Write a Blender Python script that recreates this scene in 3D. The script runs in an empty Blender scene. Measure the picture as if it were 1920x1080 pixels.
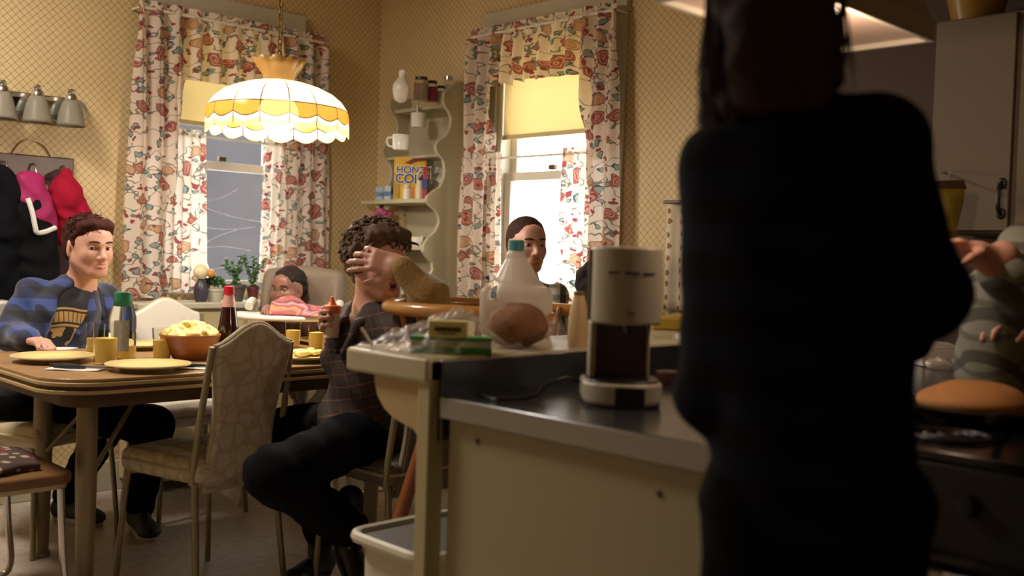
import bpy, math, random
import numpy as np
from mathutils import Vector, Matrix, Euler
random.seed(7)
PI = math.pi
S = bpy.context.scene
C = S.collection
V = Vector

# ------------------------------------------------------------------ camera
F = 1917.0
CAMH = 1.18
YAW = math.radians(45.8); PITCH = math.radians(-1.85); ROLL = math.radians(1.8)
_f0 = V((math.cos(YAW), math.sin(YAW), 0)); _r0 = V((math.sin(YAW), -math.cos(YAW), 0)); _u0 = V((0, 0, 1))
FW = _f0 * math.cos(PITCH) + _u0 * math.sin(PITCH)
_U = _u0 * math.cos(PITCH) - _f0 * math.sin(PITCH)
RT = _r0 * math.cos(ROLL) + _U * math.sin(ROLL)
UP = _U * math.cos(ROLL) - _r0 * math.sin(ROLL)
EYE = V((0, 0, CAMH))
AR = _r0.copy(); AF = _f0.copy()        # level right / forward of the viewer
cd = bpy.data.cameras.new('camera'); cam = bpy.data.objects.new('camera', cd); C.objects.link(cam)
cd.sensor_width = 36; cd.lens = F / 1920 * 36
M3 = Matrix((RT, UP, -FW)).transposed()
cam.matrix_world = Matrix.Translation(EYE) @ M3.to_4x4()
cd.clip_start = 0.05; cd.clip_end = 200
cd.dof.use_dof = True; cd.dof.focus_distance = 3.9; cd.dof.aperture_fstop = 2.1
S.camera = cam

def at(px, py, h=None, d=None, X=None, Y=None):
    v = RT * ((px - 960) / F) + UP * ((540 - py) / F) + FW
    if h is not None: t = (h - CAMH) / v.z
    elif X is not None: t = X / v.x
    elif Y is not None: t = Y / v.y
    else: t = d
    return EYE + v * t

# ------------------------------------------------------------------ materials
def lin(c):
    if isinstance(c, str):
        c = c.lstrip('#'); c = [int(c[i:i+2], 16) / 255 for i in (0, 2, 4)]
    return tuple((x / 12.92 if x <= 0.04045 else ((x + 0.055) / 1.055) ** 2.4) for x in c[:3]) + (1,)

class NT:
    def __init__(s, name):
        s.m = bpy.data.materials.new(name); s.m.use_nodes = True
        s.n = s.m.node_tree.nodes; s.l = s.m.node_tree.links
        s.b = s.n['Principled BSDF']; s.out = s.n['Material Output']
    def N(s, t, **k):
        n = s.n.new(t)
        for a, b in k.items(): setattr(n, a, b)
        return n
    def L(s, a, b): s.l.new(a, b)
    def coord(s, kind='Object'): return s.N('ShaderNodeTexCoord').outputs[kind]
    def math(s, op, a, b=None, c=None):
        n = s.N('ShaderNodeMath', operation=op)
        for i, x in enumerate((a, b, c)):
            if x is None: continue
            if isinstance(x, (int, float)): n.inputs[i].default_value = x
            else: s.L(x, n.inputs[i])
        return n.outputs[0]
    def noise(s, vec, scale, detail=3, rough=.5, out='Fac'):
        n = s.N('ShaderNodeTexNoise'); n.inputs['Scale'].default_value = scale
        n.inputs['Detail'].default_value = detail; n.inputs['Roughness'].default_value = rough
        s.L(vec, n.inputs['Vector']); return n.outputs[out]
    def mix(s, f, a, b):
        n = s.N('ShaderNodeMix', data_type='RGBA')
        for i, x in ((0, f), (6, a), (7, b)):
            if isinstance(x, (int, float)): n.inputs[i].default_value = x
            elif isinstance(x, (tuple, str)): n.inputs[i].default_value = lin(x) if isinstance(x, str) else x
            else: s.L(x, n.inputs[i])
        return n.outputs[2]
    def ramp(s, f, stops, interp='LINEAR'):
        n = s.N('ShaderNodeValToRGB'); n.color_ramp.interpolation = interp
        e = n.color_ramp.elements
        while len(e) < len(stops): e.new(.5)
        for i, (p, c) in enumerate(stops):
            e[i].position = p; e[i].color = lin(c) if isinstance(c, str) else (c, c, c, 1)
        s.L(f, n.inputs[0]); return n.outputs[0]
    def bump(s, h, st=.3, dist=.01):
        n = s.N('ShaderNodeBump'); n.inputs['Strength'].default_value = st; n.inputs['Distance'].default_value = dist
        s.L(h, n.inputs['Height']); s.L(n.outputs[0], s.b.inputs['Normal'])
    def base(s, c): s.L(c, s.b.inputs['Base Color'])
    def sep(s, v):
        n = s.N('ShaderNodeSeparateXYZ'); s.L(v, n.inputs[0]); return n.outputs
    def comb(s, x, y, z):
        n = s.N('ShaderNodeCombineXYZ')
        for i, a in enumerate((x, y, z)):
            if isinstance(a, (int, float)): n.inputs[i].default_value = a
            else: s.L(a, n.inputs[i])
        return n.outputs[0]

def mat(name, col, rough=.6, metal=0, var=.0, vs=8, bump=0, bs=40, spec=None, trans=0, ior=1.45, emit=None, es=0, coat=0, sheen=0, alpha=None):
    t = NT(name); b = t.b
    c = lin(col)
    b.inputs['Base Color'].default_value = c; b.inputs['Roughness'].default_value = rough; b.inputs['Metallic'].default_value = metal
    if spec is not None: b.inputs['Specular IOR Level'].default_value = spec
    if trans: b.inputs['Transmission Weight'].default_value = trans; b.inputs['IOR'].default_value = ior
    if emit: b.inputs['Emission Color'].default_value = lin(emit); b.inputs['Emission Strength'].default_value = es
    if coat: b.inputs['Coat Weight'].default_value = coat
    if sheen: b.inputs['Sheen Weight'].default_value = sheen
    if alpha is not None: b.inputs['Alpha'].default_value = alpha
    if var:
        n = t.noise(t.coord(), vs, 4)
        d = tuple(x * (1 - var) for x in c[:3]) + (1,); e = tuple(min(1, x * (1 + var)) for x in c[:3]) + (1,)
        t.base(t.mix(n, d, e))
    if bump: t.bump(t.noise(t.coord(), bs, 4), bump)
    return t.m

def translucent(t, color, w=.5, rough=.8):
    """mix the principled with a translucent lobe (cloth and shades lit from behind)"""
    tr = t.N('ShaderNodeBsdfTranslucent'); mx = t.N('ShaderNodeMixShader'); mx.inputs[0].default_value = w
    if isinstance(color, (str, tuple)): tr.inputs[0].default_value = lin(color) if isinstance(color, str) else color
    else: t.L(color, tr.inputs[0])
    t.L(t.b.outputs[0], mx.inputs[1]); t.L(tr.outputs[0], mx.inputs[2]); t.L(mx.outputs[0], t.out.inputs[0])
    t.b.inputs['Roughness'].default_value = rough
    return t.m

# ------------------------------------------------------------------ mesh builder
class MB:
    def __init__(s): s.v = []; s.f = []; s.mi = []; s.cur = 0
    def add(s, vs, fs, M=None):
        o = len(s.v)
        s.v += [tuple(M @ V(p)) if M is not None else tuple(p) for p in vs]
        for f in fs: s.f.append([i + o for i in f]); s.mi.append(s.cur)
        return s
    def box(s, c, h, M=None, R=None):
        vs = []
        for dz in (-1, 1):
            for dy in (-1, 1):
                for dx in (-1, 1):
                    p = V((dx * h[0], dy * h[1], dz * h[2]))
                    if R is not None: p = R @ p
                    vs.append(V(c) + p)
        return s.add(vs, [(0, 2, 3, 1), (4, 5, 7, 6), (0, 1, 5, 4), (2, 6, 7, 3), (0, 4, 6, 2), (1, 3, 7, 5)], M)
    def bb(s, a, b, M=None):
        a = V(a); b = V(b)
        lo = V([min(a[i], b[i]) for i in range(3)]); hi = V([max(a[i], b[i]) for i in range(3)])
        return s.box((lo + hi) / 2, (hi - lo) / 2, M)
    def lathe(s, prof, c=(0, 0, 0), n=32, M=None, scal=None, ax=None):
        """prof list of (r,z); scal(theta, i) -> radius factor, dz"""
        vs = []; fs = []; c = V(c)
        R = V((0, 0, 1)).rotation_difference(V(ax)).to_matrix() if ax is not None else None
        for i, (r, z) in enumerate(prof):
            for k in range(n):
                a = 2 * PI * k / n; rr, dz = (r, 0)
                if scal: q = scal(a, i); rr = r * q[0]; dz = q[1]
                p = V((rr * math.cos(a), rr * math.sin(a), z + dz))
                vs.append(c + (R @ p if R is not None else p))
        m = len(prof)
        for i in range(m - 1):
            for k in range(n):
                k2 = (k + 1) % n
                fs.append((i * n + k, i * n + k2, (i + 1) * n + k2, (i + 1) * n + k))
        closed = abs(prof[0][0] - prof[-1][0]) < 1e-9 and abs(prof[0][1] - prof[-1][1]) < 1e-9
        if not closed and getattr(s, 'caps', True):
            fs.append(tuple(range(n))[::-1]); fs.append(tuple(range((m - 1) * n, m * n)))
        return s.add(vs, fs, M)
    def tube(s, pts, r, n=10, M=None, closed=False, cap=True):
        pts = [V(p) for p in pts]; m = len(pts)
        rs = r if isinstance(r, (list, tuple)) else [r] * m
        vs = []; fs = []; up = None
        for i, p in enumerate(pts):
            if closed: t = pts[(i + 1) % m] - pts[i - 1]
            else: t = pts[min(i + 1, m - 1)] - pts[max(i - 1, 0)]
            t.normalize()
            if up is None:
                up = V((0, 0, 1)) if abs(t.z) < .9 else V((1, 0, 0))
            a = t.cross(up)
            if a.length < 1e-5: a = t.orthogonal()
            a.normalize(); b = a.cross(t).normalized(); up = b
            for k in range(n):
                th = 2 * PI * k / n
                vs.append(p + (a * math.cos(th) + b * math.sin(th)) * rs[i])
        for i in range(m if closed else m - 1):
            j = (i + 1) % m
            for k in range(n):
                k2 = (k + 1) % n
                fs.append((i * n + k, i * n + k2, j * n + k2, j * n + k))
        if not closed and cap:
            fs.append(tuple(range(n))[::-1]); fs.append(tuple(range((m - 1) * n, m * n)))
        return s.add(vs, fs, M)
    def prism(s, poly, o, ux, uy, un, th, M=None):
        """poly 2D outline; placed at o + x*ux + y*uy, extruded th along un"""
        o = V(o); ux = V(ux); uy = V(uy); un = V(un); n = len(poly)
        vs = [o + ux * x + uy * y for x, y in poly] + [o + ux * x + uy * y + un * th for x, y in poly]
        fs = [tuple(range(n))[::-1], tuple(range(n, 2 * n))]
        for k in range(n): fs.append((k, (k + 1) % n, n + (k + 1) % n, n + k))
        return s.add(vs, fs, M)
    def grid(s, fn, nu, nv, M=None):
        vs = [fn(i / nu, j / nv) for j in range(nv + 1) for i in range(nu + 1)]
        fs = [(j * (nu + 1) + i, j * (nu + 1) + i + 1, (j + 1) * (nu + 1) + i + 1, (j + 1) * (nu + 1) + i) for j in range(nv) for i in range(nu)]
        return s.add(vs, fs, M)
    def ball(s, c, r, n=16, m=10, R=None, M=None):
        r = r if isinstance(r, (tuple, list)) else (r, r, r)
        vs = []; fs = []
        for j in range(1, m):
            ph = PI * j / m
            for k in range(n):
                a = 2 * PI * k / n
                p = V((r[0] * math.sin(ph) * math.cos(a), r[1] * math.sin(ph) * math.sin(a), r[2] * math.cos(ph)))
                vs.append(V(c) + (R @ p if R is not None else p))
        top = V((0, 0, r[2])); bot = V((0, 0, -r[2]))
        vs.append(V(c) + (R @ top if R is not None else top)); vs.append(V(c) + (R @ bot if R is not None else bot))
        for j in range(m - 2):
            for k in range(n):
                k2 = (k + 1) % n
                fs.append((j * n + k, (j + 1) * n + k, (j + 1) * n + k2, j * n + k2))
        T = (m - 1) * n
        for k in range(n):
            k2 = (k + 1) % n
            fs.append((T, k, k2)); fs.append((T + 1, (m - 2) * n + k2, (m - 2) * n + k))
        return s.add(vs, fs, M)
    def build(s, name, m, parent=None, smooth=True, bevel=0, subsurf=0, solid=0, auto=40, origin=None, local=False, bseg=2):
        me = bpy.data.meshes.new(name)
        vs = [V(p) for p in s.v]
        if parent is not None and not local:
            inv = (Matrix.Translation(parent.location) @ parent.rotation_euler.to_matrix().to_4x4()).inverted() if parent.parent is None else \
                  (Matrix.Translation(parent.parent.location) @ parent.parent.rotation_euler.to_matrix().to_4x4() @ Matrix.Translation(parent.location)).inverted()
            vs = [inv @ p for p in vs]; org = V((0, 0, 0))
        elif parent is None:
            if origin is None:
                xs = [p.x for p in vs]; ys = [p.y for p in vs]; zs = [p.z for p in vs]
                origin = ((min(xs) + max(xs)) / 2, (min(ys) + max(ys)) / 2, min(zs))
            org = V(origin); vs = [p - org for p in vs]
        else: org = V((0, 0, 0))
        me.from_pydata([tuple(p) for p in vs], [], s.f)
        ms = m if isinstance(m, (list, tuple)) else [m]
        for q in ms: me.materials.append(q)
        if len(ms) > 1: me.polygons.foreach_set('material_index', s.mi)
        me.validate(); me.update()
        import bmesh
        bm = bmesh.new(); bm.from_mesh(me); bmesh.ops.recalc_face_normals(bm, faces=bm.faces); bm.to_mesh(me); bm.free()
        if smooth:
            me.polygons.foreach_set('use_smooth', [True] * len(me.polygons))
            if auto and not subsurf:
                try: me.set_sharp_from_angle(angle=math.radians(auto))
                except Exception: pass
        o = bpy.data.objects.new(name, me); C.objects.link(o)
        o.location = org
        if parent is not None: o.parent = parent
        if solid:
            q = o.modifiers.new('solid', 'SOLIDIFY'); q.thickness = solid; q.offset = 0
        if bevel:
            q = o.modifiers.new('bevel', 'BEVEL'); q.width = bevel; q.segments = bseg; q.limit_method = 'ANGLE'; q.angle_limit = math.radians(35)
        if subsurf:
            q = o.modifiers.new('sub', 'SUBSURF'); q.levels = subsurf; q.render_levels = subsurf
        return o

def tag(o, label=None, cat=None, group=None, kind=None):
    if label: o['label'] = label
    if cat: o['category'] = cat
    if group: o['group'] = group
    if kind: o['kind'] = kind
    return o
def empty(name, loc, rz=0, label=None, cat=None, group=None):
    o = bpy.data.objects.new(name, None); C.objects.link(o); o.location = loc; o.rotation_euler = (0, 0, rz)
    o.empty_display_size = .1
    return tag(o, label, cat, group)
def struct(o): o['kind'] = 'structure'; return o
def copy_tree(o, parent=None):
    c = o.copy(); C.objects.link(c); c.parent = parent
    for ch in list(o.children): copy_tree(ch, c)
    return c
def catmull(pts, k=6, closed=False):
    pts = [V(p) for p in pts]; n = len(pts); out = []
    for i in range(n if closed else n - 1):
        p0 = pts[i - 1] if (i > 0 or closed) else pts[0]; p1 = pts[i]; p2 = pts[(i + 1) % n]
        p3 = pts[(i + 2) % n] if (closed or i + 2 < n) else pts[n - 1]
        for j in range(k):
            t = j / k
            out.append(.5 * ((2 * p1) + (p2 - p0) * t + (2 * p0 - 5 * p1 + 4 * p2 - p3) * t * t + (3 * p1 - p0 - 3 * p2 + p3) * t ** 3))
    if not closed: out.append(pts[-1])
    return out
def text_mesh(txt, size, o, ux, uy, ext=.0006, bold=0.0):
    """flat lettering; returns an MB with the glyphs at o along ux/uy"""
    cu = bpy.data.curves.new('t', 'FONT'); cu.body = txt; cu.size = size; cu.extrude = ext; cu.align_x = 'CENTER'; cu.offset = bold
    ob = bpy.data.objects.new('t', cu); C.objects.link(ob)
    bpy.context.view_layer.update()
    dg = bpy.context.evaluated_depsgraph_get(); me = ob.evaluated_get(dg).to_mesh()
    ux = V(ux).normalized(); uy = V(uy).normalized(); un = ux.cross(uy)
    m = MB(); m.add([V(o) + ux * v.co.x + uy * v.co.y + un * v.co.z for v in me.vertices], [tuple(p.vertices) for p in me.polygons])
    ob.evaluated_get(dg).to_mesh_clear(); bpy.data.objects.remove(ob); bpy.data.curves.remove(cu)
    return m

# ------------------------------------------------------------------ implicit surfaces (smooth union, surface nets)
def cap(a, b, ra, rb=None, k=.02): return ('cap', V(a), V(b), ra, ra if rb is None else rb, k)
def ell(c, r, R=None, k=.02): return ('ell', V(c), r if isinstance(r, (tuple, list)) else (r, r, r), R, k)
def rbox(c, h, R=None, rr=.01, k=.01): return ('box', V(c), h, R, rr, k)
def neg(p): return ('neg', p)

def sdf(prims, res=.006, noise=None):
    los = []; his = []
    def bbx(p):
        if p[0] == 'cap':
            r = max(p[3], p[4]); return np.minimum(p[1], p[2]) - r, np.maximum(p[1], p[2]) + r
        if p[0] == 'ell': r = max(p[2]); return np.array(p[1]) - r, np.array(p[1]) + r
        if p[0] == 'box': r = math.sqrt(sum(x * x for x in p[2])) + p[4]; return np.array(p[1]) - r, np.array(p[1]) + r
    for p in prims:
        if p[0] == 'neg': continue
        a, b = bbx(p); los.append(a); his.append(b)
    lo = np.min(los, 0) - 4 * res - .01; hi = np.max(his, 0) + 4 * res + .01
    n = np.ceil((hi - lo) / res).astype(int) + 1
    ax = [lo[i] + res * np.arange(n[i]) for i in range(3)]
    Fd = np.full(n, 1.0, dtype=np.float32)
    for p in prims:
        ng = p[0] == 'neg'
        if ng: p = p[1]
        k = p[-1]; a, b = bbx(p); mg = k + 3 * res + .015
        i0 = np.clip(np.floor((a - mg - lo) / res).astype(int), 0, n); i1 = np.clip(np.ceil((b + mg - lo) / res).astype(int) + 1, 0, n)
        if (i1 <= i0).any(): continue
        sl = tuple(slice(i0[i], i1[i]) for i in range(3))
        X, Y, Z = np.meshgrid(*(ax[i][sl[i]].astype(np.float32) for i in range(3)), indexing='ij')
        if p[0] == 'cap':
            A = p[1]; B = p[2]; D = B - A; L2 = max(D.dot(D), 1e-9)
            t = np.clip(((X - A[0]) * D[0] + (Y - A[1]) * D[1] + (Z - A[2]) * D[2]) / L2, 0, 1)
            v = np.sqrt((X - A[0] - t * D[0]) ** 2 + (Y - A[1] - t * D[1]) ** 2 + (Z - A[2] - t * D[2]) ** 2) - (p[3] + t * (p[4] - p[3]))
        else:
            x = X - p[1][0]; y = Y - p[1][1]; z = Z - p[1][2]
            if p[3] is not None:
                q = p[3].transposed()
                x, y, z = (q[0][0] * x + q[0][1] * y + q[0][2] * z, q[1][0] * x + q[1][1] * y + q[1][2] * z, q[2][0] * x + q[2][1] * y + q[2][2] * z)
            r = p[2]
            if p[0] == 'ell':
                k0 = np.sqrt((x / r[0]) ** 2 + (y / r[1]) ** 2 + (z / r[2]) ** 2)
                k1 = np.sqrt((x / r[0] ** 2) ** 2 + (y / r[1] ** 2) ** 2 + (z / r[2] ** 2) ** 2) + 1e-6
                v = k0 * (k0 - 1) / k1
            else:
                dx = np.abs(x) - r[0]; dy = np.abs(y) - r[1]; dz = np.abs(z) - r[2]
                v = np.sqrt(np.maximum(dx, 0) ** 2 + np.maximum(dy, 0) ** 2 + np.maximum(dz, 0) ** 2) + np.minimum(np.maximum(dx, np.maximum(dy, dz)), 0) - p[4]
        old = Fd[sl]; k = max(k, 1e-5)
        if ng:
            v = -v; h = np.clip(.5 - .5 * (v - old) / k, 0, 1)
            h = np.clip(.5 + .5 * (v - old) / k, 0, 1); Fd[sl] = old * (1 - h) + v * h + k * h * (1 - h)
        else:
            h = np.clip(.5 + .5 * (old - v) / k, 0, 1); Fd[sl] = old * (1 - h) + v * h - k * h * (1 - h)
    if noise is not None:
        X, Y, Z = np.meshgrid(*[a.astype(np.float32) for a in ax], indexing='ij')
        m = np.abs(Fd) < .08
        Fd[m] += noise(X[m], Y[m], Z[m])
    Fd[0] = 1; Fd[-1] = 1; Fd[:, 0] = 1; Fd[:, -1] = 1; Fd[:, :, 0] = 1; Fd[:, :, -1] = 1
    ins = Fd < 0
    cs = [slice(0, -1), slice(1, None)]
    acc = np.zeros(tuple(n - 1) + (3,), dtype=np.float32); cnt = np.zeros(tuple(n - 1), dtype=np.float32)
    for axis in range(3):
        for da in (0, 1):
            for db in (0, 1):
                o = [a for a in range(3) if a != axis]
                s0 = [None] * 3; s1 = [None] * 3
                s0[axis] = slice(0, -1); s1[axis] = slice(1, None)
                s0[o[0]] = s1[o[0]] = cs[da]; s0[o[1]] = s1[o[1]] = cs[db]
                f0 = Fd[tuple(s0)]; f1 = Fd[tuple(s1)]; cr = (f0 < 0) != (f1 < 0)
                idx = np.nonzero(cr); t = f0[idx] / (f0[idx] - f1[idx])
                off = np.zeros((len(t), 3), dtype=np.float32); off[:, axis] = t; off[:, o[0]] = da; off[:, o[1]] = db
                acc[idx] += off; cnt[idx] += 1
    cells = np.nonzero(cnt > 0)
    vid = np.full(tuple(n - 1), -1, dtype=np.int64); vid[cells] = np.arange(len(cells[0]))
    P = np.stack(cells, 1) + acc[cells] / cnt[cells][:, None]
    P = lo[None] + P * res
    quads = []
    for axis in range(3):
        o = [(axis + 1) % 3, (axis + 2) % 3]
        s0 = [slice(None)] * 3; s1 = [slice(None)] * 3
        s0[axis] = slice(0, -1); s1[axis] = slice(1, None)
        a = ins[tuple(s0)]; b = ins[tuple(s1)]
        idx = np.stack(np.nonzero(a != b), 1); fl = a[tuple(idx.T)]
        c = [idx.copy() for _ in range(4)]
        c[0][:, o[0]] -= 1; c[0][:, o[1]] -= 1; c[1][:, o[1]] -= 1; c[3][:, o[0]] -= 1
        q = np.stack([vid[tuple(x.T)] for x in c], 1)
        q[~fl] = q[~fl][:, ::-1]; quads.append(q)
    Q = np.concatenate(quads)
    return P, Q

def sdf_obj(name, prims, m, parent=None, res=.006, noise=None, smooth=1, label=None, origin=None):
    P, Q = sdf(prims, res, noise)
    me = bpy.data.meshes.new(name)
    if parent is not None:
        loc = parent.location if parent.parent is None else parent.location + parent.parent.location
        P = P - np.array(loc)[None]
    else:
        org = np.array([(P[:, 0].min() + P[:, 0].max()) / 2, (P[:, 1].min() + P[:, 1].max()) / 2, P[:, 2].min()]) if origin is None else np.array(origin)
        P = P - org[None]
    me.vertices.add(len(P)); me.vertices.foreach_set('co', P.astype(np.float32).ravel())
    me.loops.add(len(Q) * 4); me.loops.foreach_set('vertex_index', Q.astype(np.int32).ravel())
    me.polygons.add(len(Q)); me.polygons.foreach_set('loop_start', np.arange(0, len(Q) * 4, 4, dtype=np.int32))
    try: me.polygons.foreach_set('loop_total', np.full(len(Q), 4, dtype=np.int32))
    except Exception: pass
    me.polygons.foreach_set('use_smooth', np.ones(len(Q), dtype=bool))
    me.update(calc_edges=True); me.validate()
    for q in (m if isinstance(m, (list, tuple)) else [m]): me.materials.append(q)
    o = bpy.data.objects.new(name, me); C.objects.link(o)
    if parent is not None: o.parent = parent
    else: o.location = V(org)
    if smooth:
        q = o.modifiers.new('smooth', 'SMOOTH'); q.factor = .5; q.iterations = smooth
    if label: o['label'] = label
    return o
def wr(amp, sc, seed=0):
    """cloth wrinkle field"""
    def f(X, Y, Z):
        s = seed
        a = np.sin(sc * (X * 1.1 + Z * .7) + 2 * np.sin(sc * .45 * (Y - Z) + s) + s)
        b = np.sin(sc * 1.7 * (Y * .9 - Z * 1.1 + X * .3) + 1.7 * np.sin(sc * .6 * (X + Z) + 2 * s) + 1.3 * s)
        return (amp * (a * .6 + b * .4)).astype(np.float32)
    return f
# ================================================================== ROOM
YA = 4.80; XB = 3.555; CEIL = 2.85; X0 = -2.2; Y0 = -2.0

def wallpaper():
    t = NT('diamond_wallpaper'); x, y, z = t.sep(t.coord())
    h = t.math('ADD', x, y)                    # walls run along x or along y
    p = .0175
    def line(s):
        q = t.math('ADD' if s > 0 else 'SUBTRACT', h, z)
        q = t.math('PINGPONG', q, p)           # 0..p..0
        return t.math('LESS_THAN', q, p * .12)
    l = t.math('MAXIMUM', line(1), line(-1))
    dots = t.math('MULTIPLY', line(1), line(-1))
    n = t.noise(t.coord(), 1.2, 3)
    base = t.mix(n, '#cfba8c', '#c4ad7c')
    c = t.mix(t.math('MULTIPLY', l, .75), base, '#8d7148')
    c = t.mix(t.math('MULTIPLY', dots, .7), c, '#5f4322')
    t.base(c); t.b.inputs['Roughness'].default_value = .62
    return t.m
M_wall = wallpaper()
M_trim = mat('cream_trim_paint', '#b3ab94', .5, var=.05)
M_ceil = mat('ceiling_plaster', '#b5a88c', .8)
M_cream = mat('cream_painted_wood', '#b3a378', .5, var=.06, vs=5)
M_kwall = mat('kitchen_wall_brown', '#402b1b', .6, var=.15, vs=3)

def floor_mat():
    t = NT('speckled_linoleum'); c = t.coord()
    n1 = t.noise(c, 26, 5, .7); n2 = t.noise(c, 3.2, 3)
    b = t.mix(n1, '#6f6054', '#e0d4c8'); b = t.mix(t.math('MULTIPLY', n2, .5), b, '#ab9886')
    br = t.N('ShaderNodeTexBrick'); br.offset = 0; br.inputs['Scale'].default_value = 1
    br.inputs['Brick Width'].default_value = .305; br.inputs['Row Height'].default_value = .305; br.inputs['Mortar Size'].default_value = .003
    t.L(c, br.inputs['Vector'])
    b = t.mix(t.math('MULTIPLY', br.outputs['Fac'], .3), b, '#4a3d31')
    t.base(b); t.b.inputs['Roughness'].default_value = .38
    t.bump(n1, .12, .003)
    return t.m
M_floor = floor_mat()

m = MB(); m.bb((X0, Y0, -.1), (XB + .12, YA + .12, 0)); struct(m.build('floor', M_floor, smooth=False, origin=(0, 0, 0)))
m = MB(); m.bb((X0, Y0, CEIL), (XB + .12, YA + .12, CEIL + .1)); struct(m.build('ceiling', M_ceil, smooth=False))

# window openings
AX0, AX1 = 2.245, 2.935; AZ0, AZ1 = .93, 2.31          # window in the left wall (runs along x)
BY0, BY1 = 3.06, 3.80; BZ0, BZ1 = .93, 2.28            # window in the right wall (runs along y)
m = MB()
m.bb((X0, YA, 0), (AX0, YA + .12, CEIL)); m.bb((AX1, YA, 0), (XB + .12, YA + .12, CEIL))
m.bb((AX0, YA, 0), (AX1, YA + .12, AZ0)); m.bb((AX0, YA, AZ1), (AX1, YA + .12, CEIL))
struct(m.build('wall_left', M_wall, smooth=False, origin=(0, 0, 0)))
m = MB()
m.bb((XB, 2.1, 0), (XB + .12, BY0, CEIL)); m.bb((XB, BY1, 0), (XB + .12, YA, CEIL))
m.bb((XB, BY0, 0), (XB + .12, BY1, BZ0)); m.bb((XB, BY0, BZ1), (XB + .12, BY1, CEIL))
struct(m.build('wall_right', M_wall, smooth=False, origin=(0, 0, 0)))
m = MB(); m.bb((XB, Y0, 0), (XB + .12, 2.1, CEIL)); struct(m.build('wall_kitchen', M_kwall, smooth=False))
m = MB(); m.bb((X0 - .12, Y0 - .12, 0), (X0, YA + .12, CEIL)); struct(m.build('wall_rear', M_wall, smooth=False, origin=(0, 0, 0)))
m = MB(); m.bb((X0, Y0 - .12, 0), (XB + .12, Y0, CEIL)); struct(m.build('wall_front', M_wall, smooth=False, origin=(0, 0, 0)))

# window casings, header boards, sills, sashes
M_sash = mat('white_window_paint', '#cfc8b4', .45)
M_glass = mat('window_glass', '#ffffff', .02, trans=1, ior=1.01, spec=.1)
def window(name, ax, a0, a1, z0, z1, W):
    """ax 'x': in the left wall, along x.  ax 'y': in the right wall, along y. W(a, depth, z) -> world"""
    def bb(m, a, b, d0, d1, za, zb): m.bb(W(a, d0, za), W(b, d1, zb)); return m
    fr = MB(); bb(fr, a0, a0 + .03, .0, .12, z0, z1); bb(fr, a1 - .03, a1, .0, .12, z0, z1)
    bb(fr, a0 + .03, a1 - .03, .0, .12, z1 - .03, z1); bb(fr, a0 + .03, a1 - .03, 0, .12, z0, z0 + .03)
    root = empty(name, W((a0 + a1) / 2, 0.06, z0)); root['kind'] = 'structure'
    fr.build('window_frame', M_sash, root, bevel=.002)
    zm = (z0 + z1) / 2 - .03
    for (za, zb, d, nm) in ((z0 + .03, zm + .02, .035, 'lower'), (zm - .02, z1 - .03, .075, 'upper')):
        s = MB(); w = .042
        bb(s, a0 + .03, a0 + .03 + w, d, d + .035, za, zb); bb(s, a1 - .03 - w, a1 - .03, d, d + .035, za, zb)
        bb(s, a0 + .03 + w, a1 - .03 - w, d, d + .035, zb - w, zb); bb(s, a0 + .03 + w, a1 - .03 - w, d, d + .035, za, za + w)
        sh = s.build('sash', M_sash, root, bevel=.003)
        g = MB(); bb(g, a0 + .03 + w, a1 - .03 - w, d + .015, d + .019, za + w, zb - w)
        g.build('pane', M_glass, root, smooth=False)
    # storm sash rails seen through the upper half
    s = MB(); bb(s, a0 + .03, a1 - .03, .095, .115, zm + .2, zm + .225); s.build('storm_rail', M_sash, root)
    lk = MB(); c = W((a0 + a1) / 2, .03, zm + .035); lk.box(c, (.02, .012, .012) if ax == 'x' else (.012, .02, .012)); lk.build('sash_lock', mat('lock_brass', '#5b4a2c', .35, .9), root, bevel=.003)
    return root
WA = lambda a, d, z: V((a, YA + d, z))
WB = lambda a, d, z: V((XB + d, a, z))
window('window_1', 'x', AX0, AX1, AZ0, AZ1, WA)
window('window_2', 'y', BY0, BY1, BZ0, BZ1, WB)
def trimset(W, a0, a1, z0, z1, n, zt, eA, eB):
    m = MB(); m.bb(W(a0 - .10, -.018, z0 - .0), W(a0, 0, z1 + .0)); m.bb(W(a1, -.018, z0), W(a1 + .10, 0, z1))
    struct(m.build('trim_%d' % n, M_trim, bevel=.003))
    m = MB(); m.bb(W(a0 - eA, -.03, z1), W(a1 + eB, 0, zt)); struct(m.build('trim_%d' % (n + 1), M_trim, bevel=.003))
trimset(WA, AX0, AX1, AZ0, AZ1, 1, 2.425, .11, .10)
trimset(WB, BY0, BY1, BZ0, BZ1, 3, 2.40, .11, .11)
# baseboards
for nm, a, b in (('left', (X0, YA - .018, 0), (XB, YA, .14)), ('right', (XB - .018, 2.1, 0), (XB, YA - .018, .14))):
    m = MB(); m.bb(a, b); struct(m.build('baseboard_' + nm, M_trim, bevel=.004))

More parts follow.
